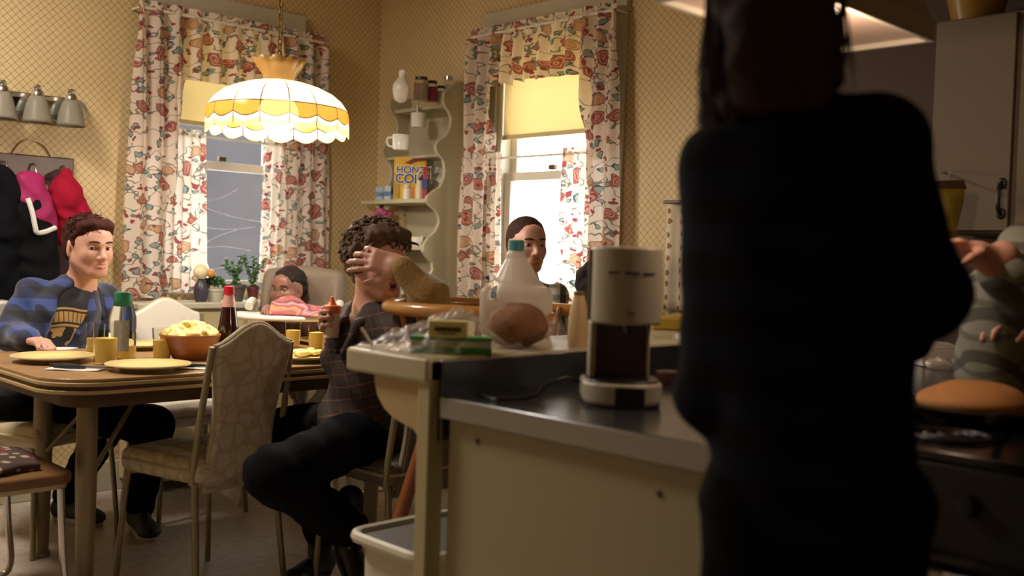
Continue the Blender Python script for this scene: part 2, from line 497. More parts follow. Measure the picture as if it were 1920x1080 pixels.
# ------------------------------------------------------------------ outdoors
def siding():
    t = NT('grey_siding'); x, y, z = t.sep(t.coord()); q = t.math('FRACT', t.math('MULTIPLY', z, 7))
    n = t.noise(t.coord(), 2.5, 4)
    t.base(t.mix(n, '#252427', '#323035')); t.b.inputs['Roughness'].default_value = .9
    t.bump(q, .5, .02); return t.m
m = MB(); m.bb((.5, 10.5, -.6), (7.6, 16, 3.3)); o = m.build('added_house_block', siding(), smooth=False)  # house added to block sky light and grey the left window view
tag(o, 'added grey house wall blocking the sky beyond the left window', 'house')
m = MB(); m.bb((-30, YA + .12, -.7), (XB + 30, 60, -.6)); m.bb((XB + .12, -30, -.7), (XB + 30, YA + .12, -.6))
struct(m.build('ground', mat('snowy_ground', '#c9ccd2', .9), smooth=False))
def tree(x, y, seed, name, label):
    rnd = random.Random(seed); m = MB()
    def br(p, d, L, r, lv):
        pts = [p]; q = p.copy(); dd = d.copy()
        for i in range(5):
            dd = (dd + V((rnd.uniform(-.18, .18), rnd.uniform(-.18, .18), rnd.uniform(-.05, .12)))).normalized()
            q = q + dd * L / 5; pts.append(q.copy())
        m.tube(pts, [r * (1 - .13 * i) for i in range(6)], 6 if lv < 2 else 4)
        if lv < 3:
            for i in range(4 if lv else 6):
                k = rnd.randint(2, 5); nd = (dd + V((rnd.uniform(-1, 1), rnd.uniform(-1, 1), rnd.uniform(-.1, .8)))).normalized()
                br(pts[k], nd, L * rnd.uniform(.45, .7), r * .45, lv + 1)
    br(V((x, y, -.6)), V((0, 0, 1)), 3.6, .09, 0)
    tag(m.build(name, mat('pale_bark', '#a9a4a6', .9), smooth=True), label, 'tree')
tree(4.25, 7.9, 3, 'bare_tree', 'bare pale branched tree outside the left window')

# ------------------------------------------------------------------ curtains
def floral(axis):
    t = NT('floral_curtain_cloth'); o = t.coord(); x, y, z = t.sep(o)
    v0 = t.comb(x if axis == 'x' else y, z, 0)
    def nz(v, s, w, seed):
        n = t.N('ShaderNodeTexNoise'); n.inputs['Scale'].default_value = s; n.inputs['Detail'].default_value = 2
        mp = t.N('ShaderNodeVectorMath', operation='ADD'); t.L(v, mp.inputs[0]); mp.inputs[1].default_value = (seed, seed * .7, 0)
        t.L(mp.outputs[0], n.inputs['Vector'])
        q = t.N('ShaderNodeVectorMath', operation='SUBTRACT'); t.L(n.outputs['Color'], q.inputs[0]); q.inputs[1].default_value = (.5, .5, .5)
        k = t.N('ShaderNodeVectorMath', operation='SCALE'); t.L(q.outputs[0], k.inputs[0]); k.inputs['Scale'].default_value = w
        r = t.N('ShaderNodeVectorMath', operation='ADD'); t.L(v, r.inputs[0]); t.L(k.outputs[0], r.inputs[1]); return r.outputs[0], n.outputs['Fac']
    vd, _ = nz(v0, 18, .07, 3)
    def vor(v, s):
        n = t.N('ShaderNodeTexVoronoi'); n.voronoi_dimensions = '2D'; n.inputs['Scale'].default_value = s; t.L(v, n.inputs['Vector']); return n.outputs['Distance'], n.outputs['Color']
    base = '#ecdfce'
    # vines: contour lines of a noise
    _, nf = nz(v0, 10, 0, 9)
    ln = t.math('LESS_THAN', t.math('ABSOLUTE', t.math('SUBTRACT', nf, .5)), .011)
    c = t.mix(t.math('MULTIPLY', ln, .85), base, '#6f6a5c')
    # leaves
    d2, c2 = vor(vd, 20); h2 = t.sep(c2)[0]
    lf = t.math('MULTIPLY', t.math('LESS_THAN', d2, .27), t.math('GREATER_THAN', h2, .45))
    ring = t.math('MULTIPLY', lf, t.math('GREATER_THAN', d2, .2))
    c = t.mix(lf, c, '#9aa79c'); c = t.mix(ring, c, '#47585a')
    # flowers
    vd2, _ = nz(v0, 12, .09, 21); d1, c1 = vor(vd2, 11); h1 = t.sep(c1)[1]
    fl = t.math('MULTIPLY', t.math('LESS_THAN', d1, .32), t.math('GREATER_THAN', h1, .42))
    rg = t.math('PINGPONG', d1, .06); rg = t.math('GREATER_THAN', rg, .035)
    fc = t.mix(t.math('GREATER_THAN', h1, .68), '#c49a74', '#a85a52')
    fc = t.mix(t.math('MULTIPLY', rg, .7), fc, '#e0c0a2')
    edge = t.math('MULTIPLY', fl, t.math('GREATER_THAN', d1, .285))
    c = t.mix(fl, c, fc); c = t.mix(edge, c, '#84584a')
    d3, c3 = vor(vd, 30); br = t.math('MULTIPLY', t.math('LESS_THAN', d3, .25), t.math('GREATER_THAN', t.sep(c3)[2], .74))
    c = t.mix(br, c, '#9c4a4e')
    t.base(c)
    return translucent(t, c, .5)
M_floral_x = floral('x'); M_floral_y = floral('y')
M_shade = translucent(NT('roller_shade_cloth'), '#f3e6bc', .45); bpy.data.materials['roller_shade_cloth'].node_tree.nodes['Principled BSDF'].inputs['Base Color'].default_value = lin('#e6d6a6')
M_rod = mat('white_curtain_rod', '#d8d2c0', .4)

def curtain_set(W, a0, a1, t0, t1, arch, ztop, cafe, nm, sides, rev=False, zcafe=1.74, sh=(0, 0, 0), wtxt=''):
    """W(a, depth, z). a0..a1 full width; tails reach in to t0/t1; arch(u)->bottom z in the middle"""
    M_floral = M_floral_x if nm == 'A' else M_floral_y
    root = empty('swag_curtain', W((a0 + a1) / 2, -.09, ztop - .0), label=sides[0], cat='curtain')
    nfold = 11
    def depth(a, z, amp=.020, ph=0):
        u = (a - a0) / (a1 - a0)
        return -.085 - amp * math.sin(u * nfold * 2 * PI + ph + .8 * math.sin(z * 3 + u * 9)) - .006 * math.sin(u * 71 + z * 6)
    # valance with header ruffle
    def fn(u, v):
        a = a0 + (a1 - a0) * u; zb = arch(a); z = ztop + .03 + (zb - ztop - .03) * v
        amp = .011 + .012 * min(1, v * 2)
        if z > ztop - .045: amp *= .8
        return W(a, depth(a, z, amp), z)
    m = MB(); m.grid(fn, 200, 30); m.build('valance', M_floral, root)
    for (b0, b1, s) in ((a0, t0, 1), (a1, t1, -1)):
        def ft(u, v):
            z = ztop - .02 + (AZ0 + .01 - ztop) * v
            w = 1 + .10 * math.sin(v * 13 + (1 if s > 0 else 2)) - .25 * max(0, v - .75)
            if .28 < v < .45: w += .12 * math.sin((v - .28) / .17 * PI)
            a = b0 + (b1 - b0) * u * w
            if u == 0: a = b0
            a -= s * (.02 * math.sin(v * 2.5) + .045 * v)
            return W(a, depth(a, z, .017, 1.3) - .012, z)
        m = MB(); m.grid(ft, 46, 60); m.build('side_panel', M_floral, root)
    m = MB(); m.tube([W(a0 + .01, -.085, ztop - .01), W(a1 - .01, -.085, ztop - .01)], .008)
    m.tube([W(a0 + .01, -.085, ztop - .01), W(a0 + .01, 0, ztop - .01)], .006); m.tube([W(a1 - .01, -.085, ztop - .01), W(a1 - .01, 0, ztop - .01)], .006)
    m.build('curtain_rod', M_rod, root)
    # cafe curtains on their own rod
    rd = MB(); rd.tube([W(a0 + .08, -.045, zcafe), W(a1 - .08, -.045, zcafe)], .006); 
    rd.tube([W(a0 + .08, -.045, zcafe), W(a0 + .08, 0, zcafe)], .005); rd.tube([W(a1 - .08, -.045, zcafe), W(a1 - .08, 0, zcafe)], .005)
    tag(rd.build('cafe_rod', M_rod), sides[3], 'curtain rod')
    for i, (c0, c1) in enumerate(cafe):
        def fc(u, v):
            z = zcafe + .03 + (AZ0 + .012 - zcafe - .03) * v
            a = c0 + (c1 - c0) * u; a += (.02 if i == 0 else -.02) * v * (u if i == 0 else 1 - u)
            return W(a, -.052 - .014 * math.sin(u * 5 * 2 * PI + 1 + v * 1.2) * (.5 + .5 * v), z)
        m = MB(); m.grid(fc, 60, 30); o = m.build('cafe_curtain', M_floral)
        tag(o, sides[1 + i], 'curtain')
    # roller shade
    s = MB(); A0, A1, zb = sh
    s.bb(W(A0, .012, zb), W(A1, .0135, ztop - .05)); rs = empty('roller_shade', W((A0 + A1) / 2, .013, ztop - .04), label=wtxt, cat='window shade')
    s.build('shade_cloth', M_shade, rs, smooth=False)
    q = MB(); q.bb(W(A0, .006, zb - .022), W(A1, .018, zb)); q.build('hem_bar', mat('shade_hem', '#cdbd86', .6), rs, bevel=.003)
    q = MB(); q.tube([W(A0, .014, ztop - .04), W(A1, .014, ztop - .04)], .016); q.build('roller', M_shade, rs)

def arch_fn(l, r, zc, zt, wig):
    """bottom edge: high in the middle, sweeping down beside l and r"""
    def f(a):
        if a < l: return zt
        if a > r: return zt
        u = (a - l) / (r - l)
        e = min(u, 1 - u) * 2
        s = min(1, e / .30); s = s * s * (3 - 2 * s)
        return zt + (zc - zt) * s + wig * math.sin(a * 60)
    return f
curtain_set(WA, 2.085, 3.125, 2.31, 2.86, arch_fn(2.24, 2.97, 1.985, 1.60, .006), 2.30,
    ((2.24, 2.455), (2.78, 3.0)), 'A',
    ('floral swag curtain with long side panels over the left window', 'short floral cafe curtain at left of the left window',
     'short floral cafe curtain at right of the left window', 'thin white cafe rod across the left window'), zcafe=1.72,
    sh=(AX0 + .035, AX1 - .035, 1.80), wtxt='cream roller shade pulled part way down the left window')
curtain_set(WB, 2.955, 3.925, 3.13, 3.72, arch_fn(3.08, 3.86, 2.02, 1.62, .007), 2.285,
    ((3.09, 3.285), (3.70, 3.86)), 'B',
    ('floral swag curtain with long side panels over the bright right window', 'sunlit floral cafe curtain at right of the bright window',
     'floral cafe curtain at left of the bright right window', 'thin white cafe rod across the bright right window'), zcafe=1.66,
    sh=(BY0 + .035, BY1 - .035, 1.78), wtxt='cream roller shade glowing at the top of the bright window')

# thin clear insulating film stretched over the left window, creased
def film():
    t = NT('creased_plastic_film'); tr = t.N('ShaderNodeBsdfTransparent'); mx = t.N('ShaderNodeMixShader'); 
    t.b.inputs['Base Color'].default_value = lin('#a9a6ab'); t.b.inputs['Roughness'].default_value = .3
    n = t.noise(t.coord(), 5, 4); f = t.ramp(n, [(.35, .02), (.7, .22)])
    t.L(f, mx.inputs[0]); t.L(tr.outputs[0], mx.inputs[1]); t.L(t.b.outputs[0], mx.inputs[2]); t.L(mx.outputs[0], t.out.inputs[0]); return t.m
m = MB(); m.grid(lambda u, v: WA(AX0 + .035 + (AX1 - AX0 - .07) * u, .024 + .003 * math.sin(u * 17 + v * 9) + .003 * math.sin(v * 23 - u * 5), AZ0 + .035 + .60 * v), 40, 40)
pf = empty('window_film', WA((AX0 + AX1) / 2, .02, AZ0 + .03), label='hazy creased plastic film taped over the lower left window pane', cat='plastic film')
m.build('film_sheet', film(), pf)
m = MB(); rnd = random.Random(5); w = AX1 - AX0 - .1
for k in range(6):
    z = AZ0 + .12 + .08 * k; sl = rnd.uniform(-.12, .12); bow = rnd.uniform(-.05, .05); u0 = rnd.uniform(0, .3); u1 = rnd.uniform(.6, 1)
    m.tube([WA(AX0 + .05 + w * (u0 + (u1 - u0) * i / 8), .018, z + sl * (i / 8 - .5) + bow * math.sin(i / 8 * PI)) for i in range(9)], .0012, 4)
m.tube([WA(AX1 - .055 - .05 * math.sin(i / 10 * PI) * (i > 6), .018, AZ0 + .05 + .055 * i) for i in range(11)], .003, 4)
m.build('crease_line', mat('film_crease', '#d8d5dc', .5), pf)

# ------------------------------------------------------------------ cabinet and sill under the left window
cb = empty('low_window_cabinet', (2.60, 4.63, 0), label='low cream drawer cabinet with white top under the left window', cat='cabinet')
cx0, cx1, cyf = 2.06, 3.12, 4.56; CZ = .905
m = MB(); m.bb((cx0, cyf, .06), (cx1, 4.778, CZ - .03)); m.build('body', M_cream, cb, bevel=.003)
m = MB(); m.bb((cx0 - .03, cyf - .03, CZ - .03), (cx1 + .03, 4.778, CZ)); m.build('top', mat('white_sill_paint', '#b7b09b', .45), cb, bevel=.006)
for i in range(4):
    for j in range(2):
        w = (cx1 - cx0) / 4; x = cx0 + w * i
        m = MB(); m.bb((x + .012, cyf - .014, CZ - .16 - .15 * j), (x + w - .012, cyf, CZ - .045 - .15 * j)); d = m.build('drawer_front', M_cream, cb, bevel=.004)
        k = MB(); k.ball((x + w / 2, cyf - .02, CZ - .10 - .15 * j), .010); k.build('knob', mat('dull_brass_knob', '#6b5a38', .4, .8), d)
# ================================================================== THINGS ON THE WALLS
M_chrome = mat('brushed_chrome', '#c9c6c0', .22, 1)
M_frost = mat('frosted_glass', '#938e7c', .35, trans=.3, ior=1.2)
M_darkwood = mat('dark_walnut', '#4b3524', .45, var=.2, vs=20)

# --- bar of three visible bell shades on the left wall
p0 = at(165, 216, Y=YA - .03); zc = at(60, 198, Y=YA - .03).z
vx1 = p0.x; vx0 = vx1 - .98
vl = empty('wall_light', (vx1 - .45, YA, zc), label='brushed metal wall light bar with frosted bell shades', cat='wall light')
m = MB(); 
zb = zc
prof = []
for k in range(13):
    a = -PI / 2 + PI * k / 12; prof.append((vx1 - .055 + .055 * math.cos(a), .055 * math.sin(a)))
for k in range(13):
    a = PI / 2 + PI * k / 12; prof.append((vx0 + .055 + .055 * math.cos(a), .055 * math.sin(a)))
m.prism(prof, (0, YA - .03, zb), (1, 0, 0), (0, 0, 1), (0, 1, 0), .029); m.build('back_plate', M_chrome, vl, bevel=.006)
m = MB(); m.bb((vx0 + .05, YA - .036, zb - .032), (vx1 - .05, YA - .0301, zb + .032)); m.build('mirror_strip', mat('polished_strip', '#dfe3e4', .08, 1), vl, bevel=.002)
for px in (3, 69, 132, -64):
    x = at(px, 205, Y=YA - .09).x
    m = MB(); m.tube([(x, YA - .03, zb + .0), (x, YA - .06, zb + .012), (x, YA - .095, zb + .045)], .010)
    m.lathe([(.002, .088), (.012, .085), (.018, .075), (.015, .066), (.023, .058), (.028, .040), (.027, .028)], (x, YA - .095, zb)); m.build('shade_holder', M_chrome, vl)
    q = MB(); q.caps = False; q.lathe([(.027, .034), (.036, .020), (.045, -.005), (.052, -.035), (.058, -.068), (.061, -.080)], (x, YA - .095, zb), 32)
    q.build('bell_shade', M_frost, vl, solid=.004)

# --- coat board, coats
rb = at(138, 318, Y=YA - .015)
cr = empty('coat_rack', (rb.x - .45, YA, rb.z), label='dark wooden coat rack board on the left wall', cat='coat rack')
m = MB(); m.bb((rb.x - .95, YA - .022, rb.z - .055), (rb.x, YA, rb.z + .05)); m.build('board', M_darkwood, cr, bevel=.006)
for px in (8, 62, 118):
    x = at(px, 335, Y=YA - .03).x; z = rb.z - .01
    m = MB(); m.tube(catmull([(x, YA - .02, z + .02), (x, YA - .05, z + .015), (x, YA - .075, z - .03), (x, YA - .06, z - .045), (x, YA - .045, z - .03)], 4), .005); m.build('hook', M_chrome, cr)
# arched cord above the board
m = MB(); pts = [at(x, y, Y=YA - .012) for x, y in ((18, 312), (24, 290), (38, 270), (58, 263), (80, 270), (96, 292), (104, 322), (108, 345))]
tag(m.build if False else m.tube(catmull(pts, 6), .0045) and m.build('hanging_strap', mat('pale_strap', '#c9a98a', .6)), 'thin pale strap arching above the coat rack', 'strap')

M_coatblack = mat('black_nylon', '#08080a', .8, spec=.12)
M_magenta = mat('magenta_nylon', '#8f2150', .6, spec=.2)
M_white_t = mat('white_trim_cloth', '#cfcbc4', .7)
M_red = mat('red_fleece', '#8f1029', .85, spec=.15)
def W3(px, py, y=YA - .1): return at(px, py, Y=y)
# dark coat at the very left
P = []
for (a, b, r1, r2) in (((4, 330), (2, 430), .07, .12), ((2, 430), (0, 640), .12, .13), ((10, 350), (28, 470), .05, .06), ((28, 470), (30, 600), .06, .05)):
    P.append(cap(W3(*a, YA - .14), W3(*b, YA - .14), r1 * .8, r2 * .8, .03))
c = sdf_obj('hanging_coat', P, mat('charcoal_coat_cloth', '#0c0d10', .95, spec=.1), res=.009, noise=wr(.012, 28, 1))
tag(c, 'charcoal coat hanging at the far left of the coat rack', 'coat', 'coats on the rack')
# magenta, white and black jacket
jk = empty('hanging_jacket', W3(62, 345, YA), label='black jacket with magenta shoulders and white piping on the coat rack', cat='jacket', group='coats on the rack')
yy = YA - .16
sdf_obj('shoulder_panel', [cap(W3(50, 335, yy), W3(62, 400, yy), .035, .075, .04), cap(W3(66, 340, yy), W3(84, 432, yy), .04, .05, .04), cap(W3(40, 345, yy), W3(42, 372, yy), .03, .035, .03)], M_magenta, jk, .008, wr(.007, 40, 2))
sdf_obj('jacket_body', [cap(W3(52, 395, yy + .01), W3(55, 560, yy + .03), .085, .115, .04), cap(W3(84, 425, yy), W3(88, 545, yy), .052, .06, .04), cap(W3(36, 370, yy + .02), W3(30, 480, yy + .02), .04, .06, .04)], M_coatblack, jk, .009, wr(.010, 30, 3))
m = MB(); m.tube(catmull([W3(52, 372, yy - .075), W3(60, 396, yy - .085), W3(66, 425, yy - .088), W3(70, 436, yy - .085), W3(86, 434, yy - .07), W3(103, 427, yy - .045)], 5), .011, 8); m.build('piping', M_white_t, jk)
# red jacket
rj = sdf_obj('hanging_jacket', [cap(W3(122, 328, YA - .08), W3(120, 370, YA - .12), .03, .065, .03), cap(W3(128, 350, YA - .12), W3(145, 400, YA - .12), .045, .06, .03), cap(W3(120, 370, YA - .12), W3(118, 440, YA - .1), .07, .06, .03)], M_red, res=.008, noise=wr(.006, 45, 5))
tag(rj, 'crumpled red jacket at right of the coat rack', 'jacket', 'coats on the rack')
bj = sdf_obj('hanging_coat', [cap(W3(108, 335, YA - .06), W3(106, 440, YA - .07), .03, .06, .03), cap(W3(104, 440, YA - .07), W3(100, 560, YA - .07), .06, .07, .03)], mat('dark_maroon_cloth', '#2a1218', .85), res=.009, noise=wr(.008, 33, 8))
tag(bj, 'dark coat hanging behind the red jacket', 'coat', 'coats on the rack')

# ================================================================== PENDANT LAMP
LY = 3.55
lc = at(521, 245, Y=LY); lx = lc.x; lz = lc.z
def LP(py): return at(521, py, Y=LY).z
R = (at(636, 230, Y=LY) - at(406, 230, Y=LY)).length * .5 * .985
z0 = LP(262); zr = lz + .012
def glass_mat():
    t = NT('stained_glass_panels'); x, y, z = t.sep(t.coord())
    ang = t.math('ARCTAN2', y, x); s = t.math('FRACT', t.math('MULTIPLY', t.math('ADD', ang, PI), 16 / (2 * PI)))
    lead = t.math('LESS_THAN', t.math('PINGPONG', s, .5), .022)
    H = LP(150) - zr
    # z measured from the rim
    sc = t.math('MULTIPLY', t.math('ABSOLUTE', t.math('SINE', t.math('MULTIPLY', s, PI))), .018)
    zlo = t.math('SUBTRACT', .030, sc)
    band = t.math('MULTIPLY', t.math('GREATER_THAN', z, zlo), t.math('LESS_THAN', z, .070))
    rim2 = t.math('MULTIPLY', t.math('LESS_THAN', z, t.math('ADD', zlo, -.018)), 1.0)
    edge = t.math('ADD', t.math('LESS_THAN', t.math('ABSOLUTE', t.math('SUBTRACT', z, .070)), .0022), t.math('LESS_THAN', t.math('ABSOLUTE', t.math('SUBTRACT', z, zlo)), .0022))
    n = t.noise(t.coord(), 30, 3)
    c = t.mix(n, '#f6f1e4', '#e4dcc8'); c = t.mix(band, c, '#b98a3e'); c = t.mix(t.math('MULTIPLY', rim2, .75), c, '#e0c08c')
    l = t.math('MINIMUM', t.math('ADD', lead, edge), 1)
    c = t.mix(l, c, '#463a28'); t.base(c)
    m = translucent(t, c, .55, .25)
    prev = t.out.inputs[0].links[0].from_socket; tp = t.N('ShaderNodeBsdfTransparent'); tp.inputs[0].default_value = lin('#f4e6cc'); mx = t.N('ShaderNodeMixShader'); mx.inputs[0].default_value = .22
    t.L(prev, mx.inputs[1]); t.L(tp.outputs[0], mx.inputs[2]); t.L(mx.outputs[0], t.out.inputs[0]); return m
M_sg = glass_mat()
pl = empty('pendant_lamp', (lx, LY, zr), label='glowing scalloped stained glass pendant lamp hanging on a chain', cat='lamp')
H = LP(150) - zr
prof = [(R * .995, -.012), (R * 1.0, .01), (R * 1.005, .03), (R * .995, .055), (R * .97, .078), (R * .90, .105), (R * .78, .132), (R * .6, .155), (R * .4, .172), (R * .2, .182), (.03, .186)]
k = H / .186
prof = [(a, b * k if b > 0 else b) for a, b in prof]
def scallop(a, i):
    s = abs(math.sin(a * 8))
    if i == 0: return (1.0 + .02 * s, -.020 * s * 1.0)
    return (1 + .012 * s * max(0, 1 - i / 5), -.004 * s * (1 if i < 3 else 0))
m = MB(); m.caps = False; m.lathe([(a, b) for a, b in prof], (lx, LY, zr), 128, scal=scallop); m.build('glass_shade', M_sg, pl, solid=.003)
m = MB(); m.caps = False
cz = zr + H
def fl(a, i): s = abs(math.sin(a * 5)); return (1 + .10 * s * (i > 1), .010 * s * (i == 3))
kk = (LP(116) - LP(150))
m.lathe([(.055, -.004), (.062, kk * .3), (.078, kk * .7), (.096, kk * 1.02)], (lx, LY, cz), 80, scal=fl); m.build('crown', mat('amber_glass_crown', '#b08a4a', .35), pl, solid=.004)
m = MB(); m.lathe([(.001, -.02), (.05, -.018), (.052, -.002), (.03, .01), (.012, .02), (.012, .05), (.001, .055)], (lx, LY, cz), 24); m.build('cap', mat('lamp_brass', '#a98b45', .3, 1), pl)
zl = cz + .055; mch = bpy.data.materials['lamp_brass']
m = MB(); i = 0
while zl < CEIL - .05:
    a = 0 if i % 2 == 0 else PI / 2
    ring = [V((lx + .0085 * math.cos(t) * math.cos(a), LY + .0085 * math.cos(t) * math.sin(a), zl + .016 * math.sin(t))) for t in [2 * PI * q / 12 for q in range(12)]]
    m.tube(ring, .0026, 6, closed=True); zl += .024; i += 1
m.build('chain', mch, pl)
m = MB(); m.tube(catmull([(lx, LY, cz + .05)] + [(lx + .006 * math.sin(q * 1.3), LY + .006 * math.cos(q * 1.7), cz + .05 + (CEIL - .05 - cz - .05) * q / 12) for q in range(1, 12)] + [(lx, LY, CEIL - .03)], 3), .0022, 6); m.build('lamp_cord', mat('cord_gold', '#8a7440', .5), pl)
m = MB(); m.lathe([(.06, 0), (.055, -.02), (.02, -.035), (.001, -.036)][::-1], (lx, LY, CEIL), 24); m.build('ceiling_rose', mch, pl)
m = MB(); m.ball((lx, LY, zr + .055), (.078, .078, .075), 32, 20); m.build('bulb', mat('glowing_globe', '#ffffff', .5, emit='#fff8ec', es=17), pl)
m = MB(); m.lathe([(.001, 0), (.02, 0), (.02, .06), (.001, .061)], (lx, LY, zr + .125), 16); m.build('socket', mch, pl)
ld = bpy.data.lights.new('pendant_light', 'POINT'); ld.energy = 42; ld.color = lin('#fff2e4')[:3]; ld.shadow_soft_size = .08
lo = bpy.data.objects.new('pendant_light', ld); C.objects.link(lo); lo.location = (lx, LY, zr - .03)

# ================================================================== SCALLOPED SHELF UNIT
NY = 4.05; FY = 4.50; FL = 4.66
M_green = mat('sage_cream_paint', '#aba284', .5, var=.05, vs=4)
su = empty('wall_shelf', (XB - .15, 4.4, 0), label='tall cream scalloped shelf unit against the right wall near the corner', cat='shelf')
edge_px = [(872, 153), (850, 158), (834, 172), (831, 187), (836, 201), (843, 210), (847, 222), (845, 240), (836, 256), (822, 264), (817, 274), (820, 286), (832, 300), (835, 318), (833, 334), (826, 350), (812, 359), (802, 367), (799, 377), (806, 386), (816, 394), (823, 405), (824, 418), (817, 434), (803, 446), (795, 458), (794, 472), (801, 483), (811, 493), (812, 506), (804, 522), (795, 534), (791, 548), (789, 560)]
def panel_poly(dx=0, Yp=NY):
    pts = [at(x, y, Y=NY) for x, y in edge_px]
    xb = XB - .001
    out = [(xb, pts[0].z)] + [(min(p.x, xb - .02) if i else xb - .02, p.z) for i, p in enumerate(pts)]
    out += [(pts[-1].x - .005, .75), (pts[-1].x - .10, .70), (pts[-1].x - .12, .02), (xb, .02)]
    return out
poly = panel_poly()
for yp, nm in ((NY, 'near'), (FY, 'far')):
    pp = poly if nm == 'near' else [(XB - .001, poly[0][1] - .05)] + [(x, z) for x, z in poly[3:18]] + [(XB - .001, poly[17][1])]
    m = MB(); m.prism(pp, (0, yp, 0), (1, 0, 0), (0, 0, 1), (0, 1, 0), .022); m.build('side_panel', M_green, su, bevel=.003)
m = MB(); m.bb((XB - .012, NY + .022, .02), (XB - .002, FY, poly[0][1] - .12)); m.build('back_board', M_green, su, smooth=False)
m = MB(); m.bb((XB - .012, FY + .022, .02), (XB - .002, FL, .9)); m.build('back_board', M_green, su, smooth=False)
SH = {}
def shelf(pxr, name='shelf_board', ext=.0, th=.02):
    z = at(pxr[0], pxr[1], Y=NY + .03).z; x = at(pxr[0], pxr[1], Y=NY + .03).x - ext
    m = MB(); m.bb((x, NY + .022, z - th), (XB - .012, FY, z)); m.build(name, M_green, su, bevel=.003); return z, x
SH['top'] = shelf((833, 194)); SH['mid'] = shelf((818, 288), th=.016)
# deep shelf below: juts out further at the far end
zd = at(800, 372, Y=NY).z
ax_ = at(676, 374, Y=FL).x; bx_ = at(803, 372, Y=NY).x
SH['deep'] = (zd, (ax_ + bx_) / 2)
m = MB(); m.prism([(XB - .012, NY + .022), (bx_, NY + .022), (bx_ - .03, NY + .12), (ax_, FL - .10), (ax_, FL), (XB - .012, FL)], (0, 0, zd - .022), (1, 0, 0), (0, 1, 0), (0, 0, 1), .022); m.build('deep_shelf_board', M_green, su, bevel=.004)
shelf((795, 462)); shelf((790, 548))
# curved apron under the deep shelf (second scallop)
pts = [at(x, y, Y=FY) for x, y in ((738, 376), (746, 384), (752, 395), (757, 402), (764, 405), (768, 414), (772, 428), (768, 446), (762, 462), (764, 480), (776, 496), (786, 512), (780, 540), (770, 560))]
m = MB(); pts[0].z = zd - .023
for q0, q1 in zip(pts, pts[1:]):
    m.add([(x, y, z) for y in (FY, FY + .02) for (x, z) in ((q0.x, q0.z), (q1.x, q1.z), (XB - .013, q1.z), (XB - .013, q0.z))], [(0, 3, 2, 1), (4, 5, 6, 7), (0, 1, 5, 4)])
m.build('middle_divider', M_green, su)

# things on the shelves -------------------------------------------------
M_clear = mat('clear_glass', '#f2f4f0', .03, trans=1, ior=1.3)
M_lidd = mat('dark_jar_lid', '#3b2a22', .4)
M_china = mat('white_china', '#d8d4c8', .25, coat=.3)
def jar(px, pyb, w_px, top, content, lid, label, shelf_key='top', group='jars on the top shelf'):
    z = SH[shelf_key][0]; yq = NY + .12 + (838 - px) / 100 * .42
    p = at(px, pyb, h=z); 
    r = abs(at(px + w_px / 2, pyb, d=(p - EYE).dot(FW)).x - at(px - w_px / 2, pyb, d=(p - EYE).dot(FW)).x) / AR.x / 2
    return p, r
def put(px, sk='top', yf=.5):
    """a point on shelf sk under pixel column px"""
    z, xf = SH[sk]
    for k in range(60):
        y = NY + .05 + (FY - NY - .1) * k / 59
        X = (xf + XB) / 2 + .0
        q = at(px, 300, Y=y)
        if q.x <= X: break
    return V((q.x, y, z))
def jar_thing(px, r, h, cont, lidm, label, cat='jar', group='jars on the top shelf', sk='top', loc=None):
    q = put(px, sk) if loc is None else loc
    e = empty('glass_jar', q, label=label, cat=cat, group=group)
    m = MB(); m.lathe([(.001, 0), (r, 0), (r, h * .78), (r * .8, h * .86), (r * .78, h * .9)], q, 24); m.build('jar_glass', M_clear, e)
    m = MB(); m.lathe([(.001, .004), (r * .92, .004), (r * .92, h * .7), (.001, h * .71)], q, 24); m.build('contents', mat('jar_contents', cont, .8, var=.4, vs=60), e)
    m = MB(); m.lathe([(.001, h * .86), (r * .88, h * .86), (r * .88, h), (.001, h)], q, 24); m.build('lid', lidm, e, bevel=.002)
    return e
jar_thing(786, .037, .118, '#a88f80', M_lidd, 'largest lidded glass jar on the top shelf, pale contents')
jar_thing(806, .030, .108, '#a13a63', M_lidd, 'dark lidded jar with pink contents on the top shelf')
jar_thing(823, .024, .090, '#d8d0cc', mat('black_lid', '#1d1a1b', .4), 'small black lidded jar of pale contents on the top shelf')
q = at(841, 170, Y=NY + .011); q = V((q.x + .0, NY + .045, at(841, 184, Y=NY).z)); 
qq = put(838); qq.y = NY + .06; qq.x = at(840, 190, Y=qq.y).x; e = jar_thing(840, .026, .15, '#d6d1c6', M_chrome, 'tall glass shaker with a silver lid at right of the top shelf', 'shaker', None, loc=qq)
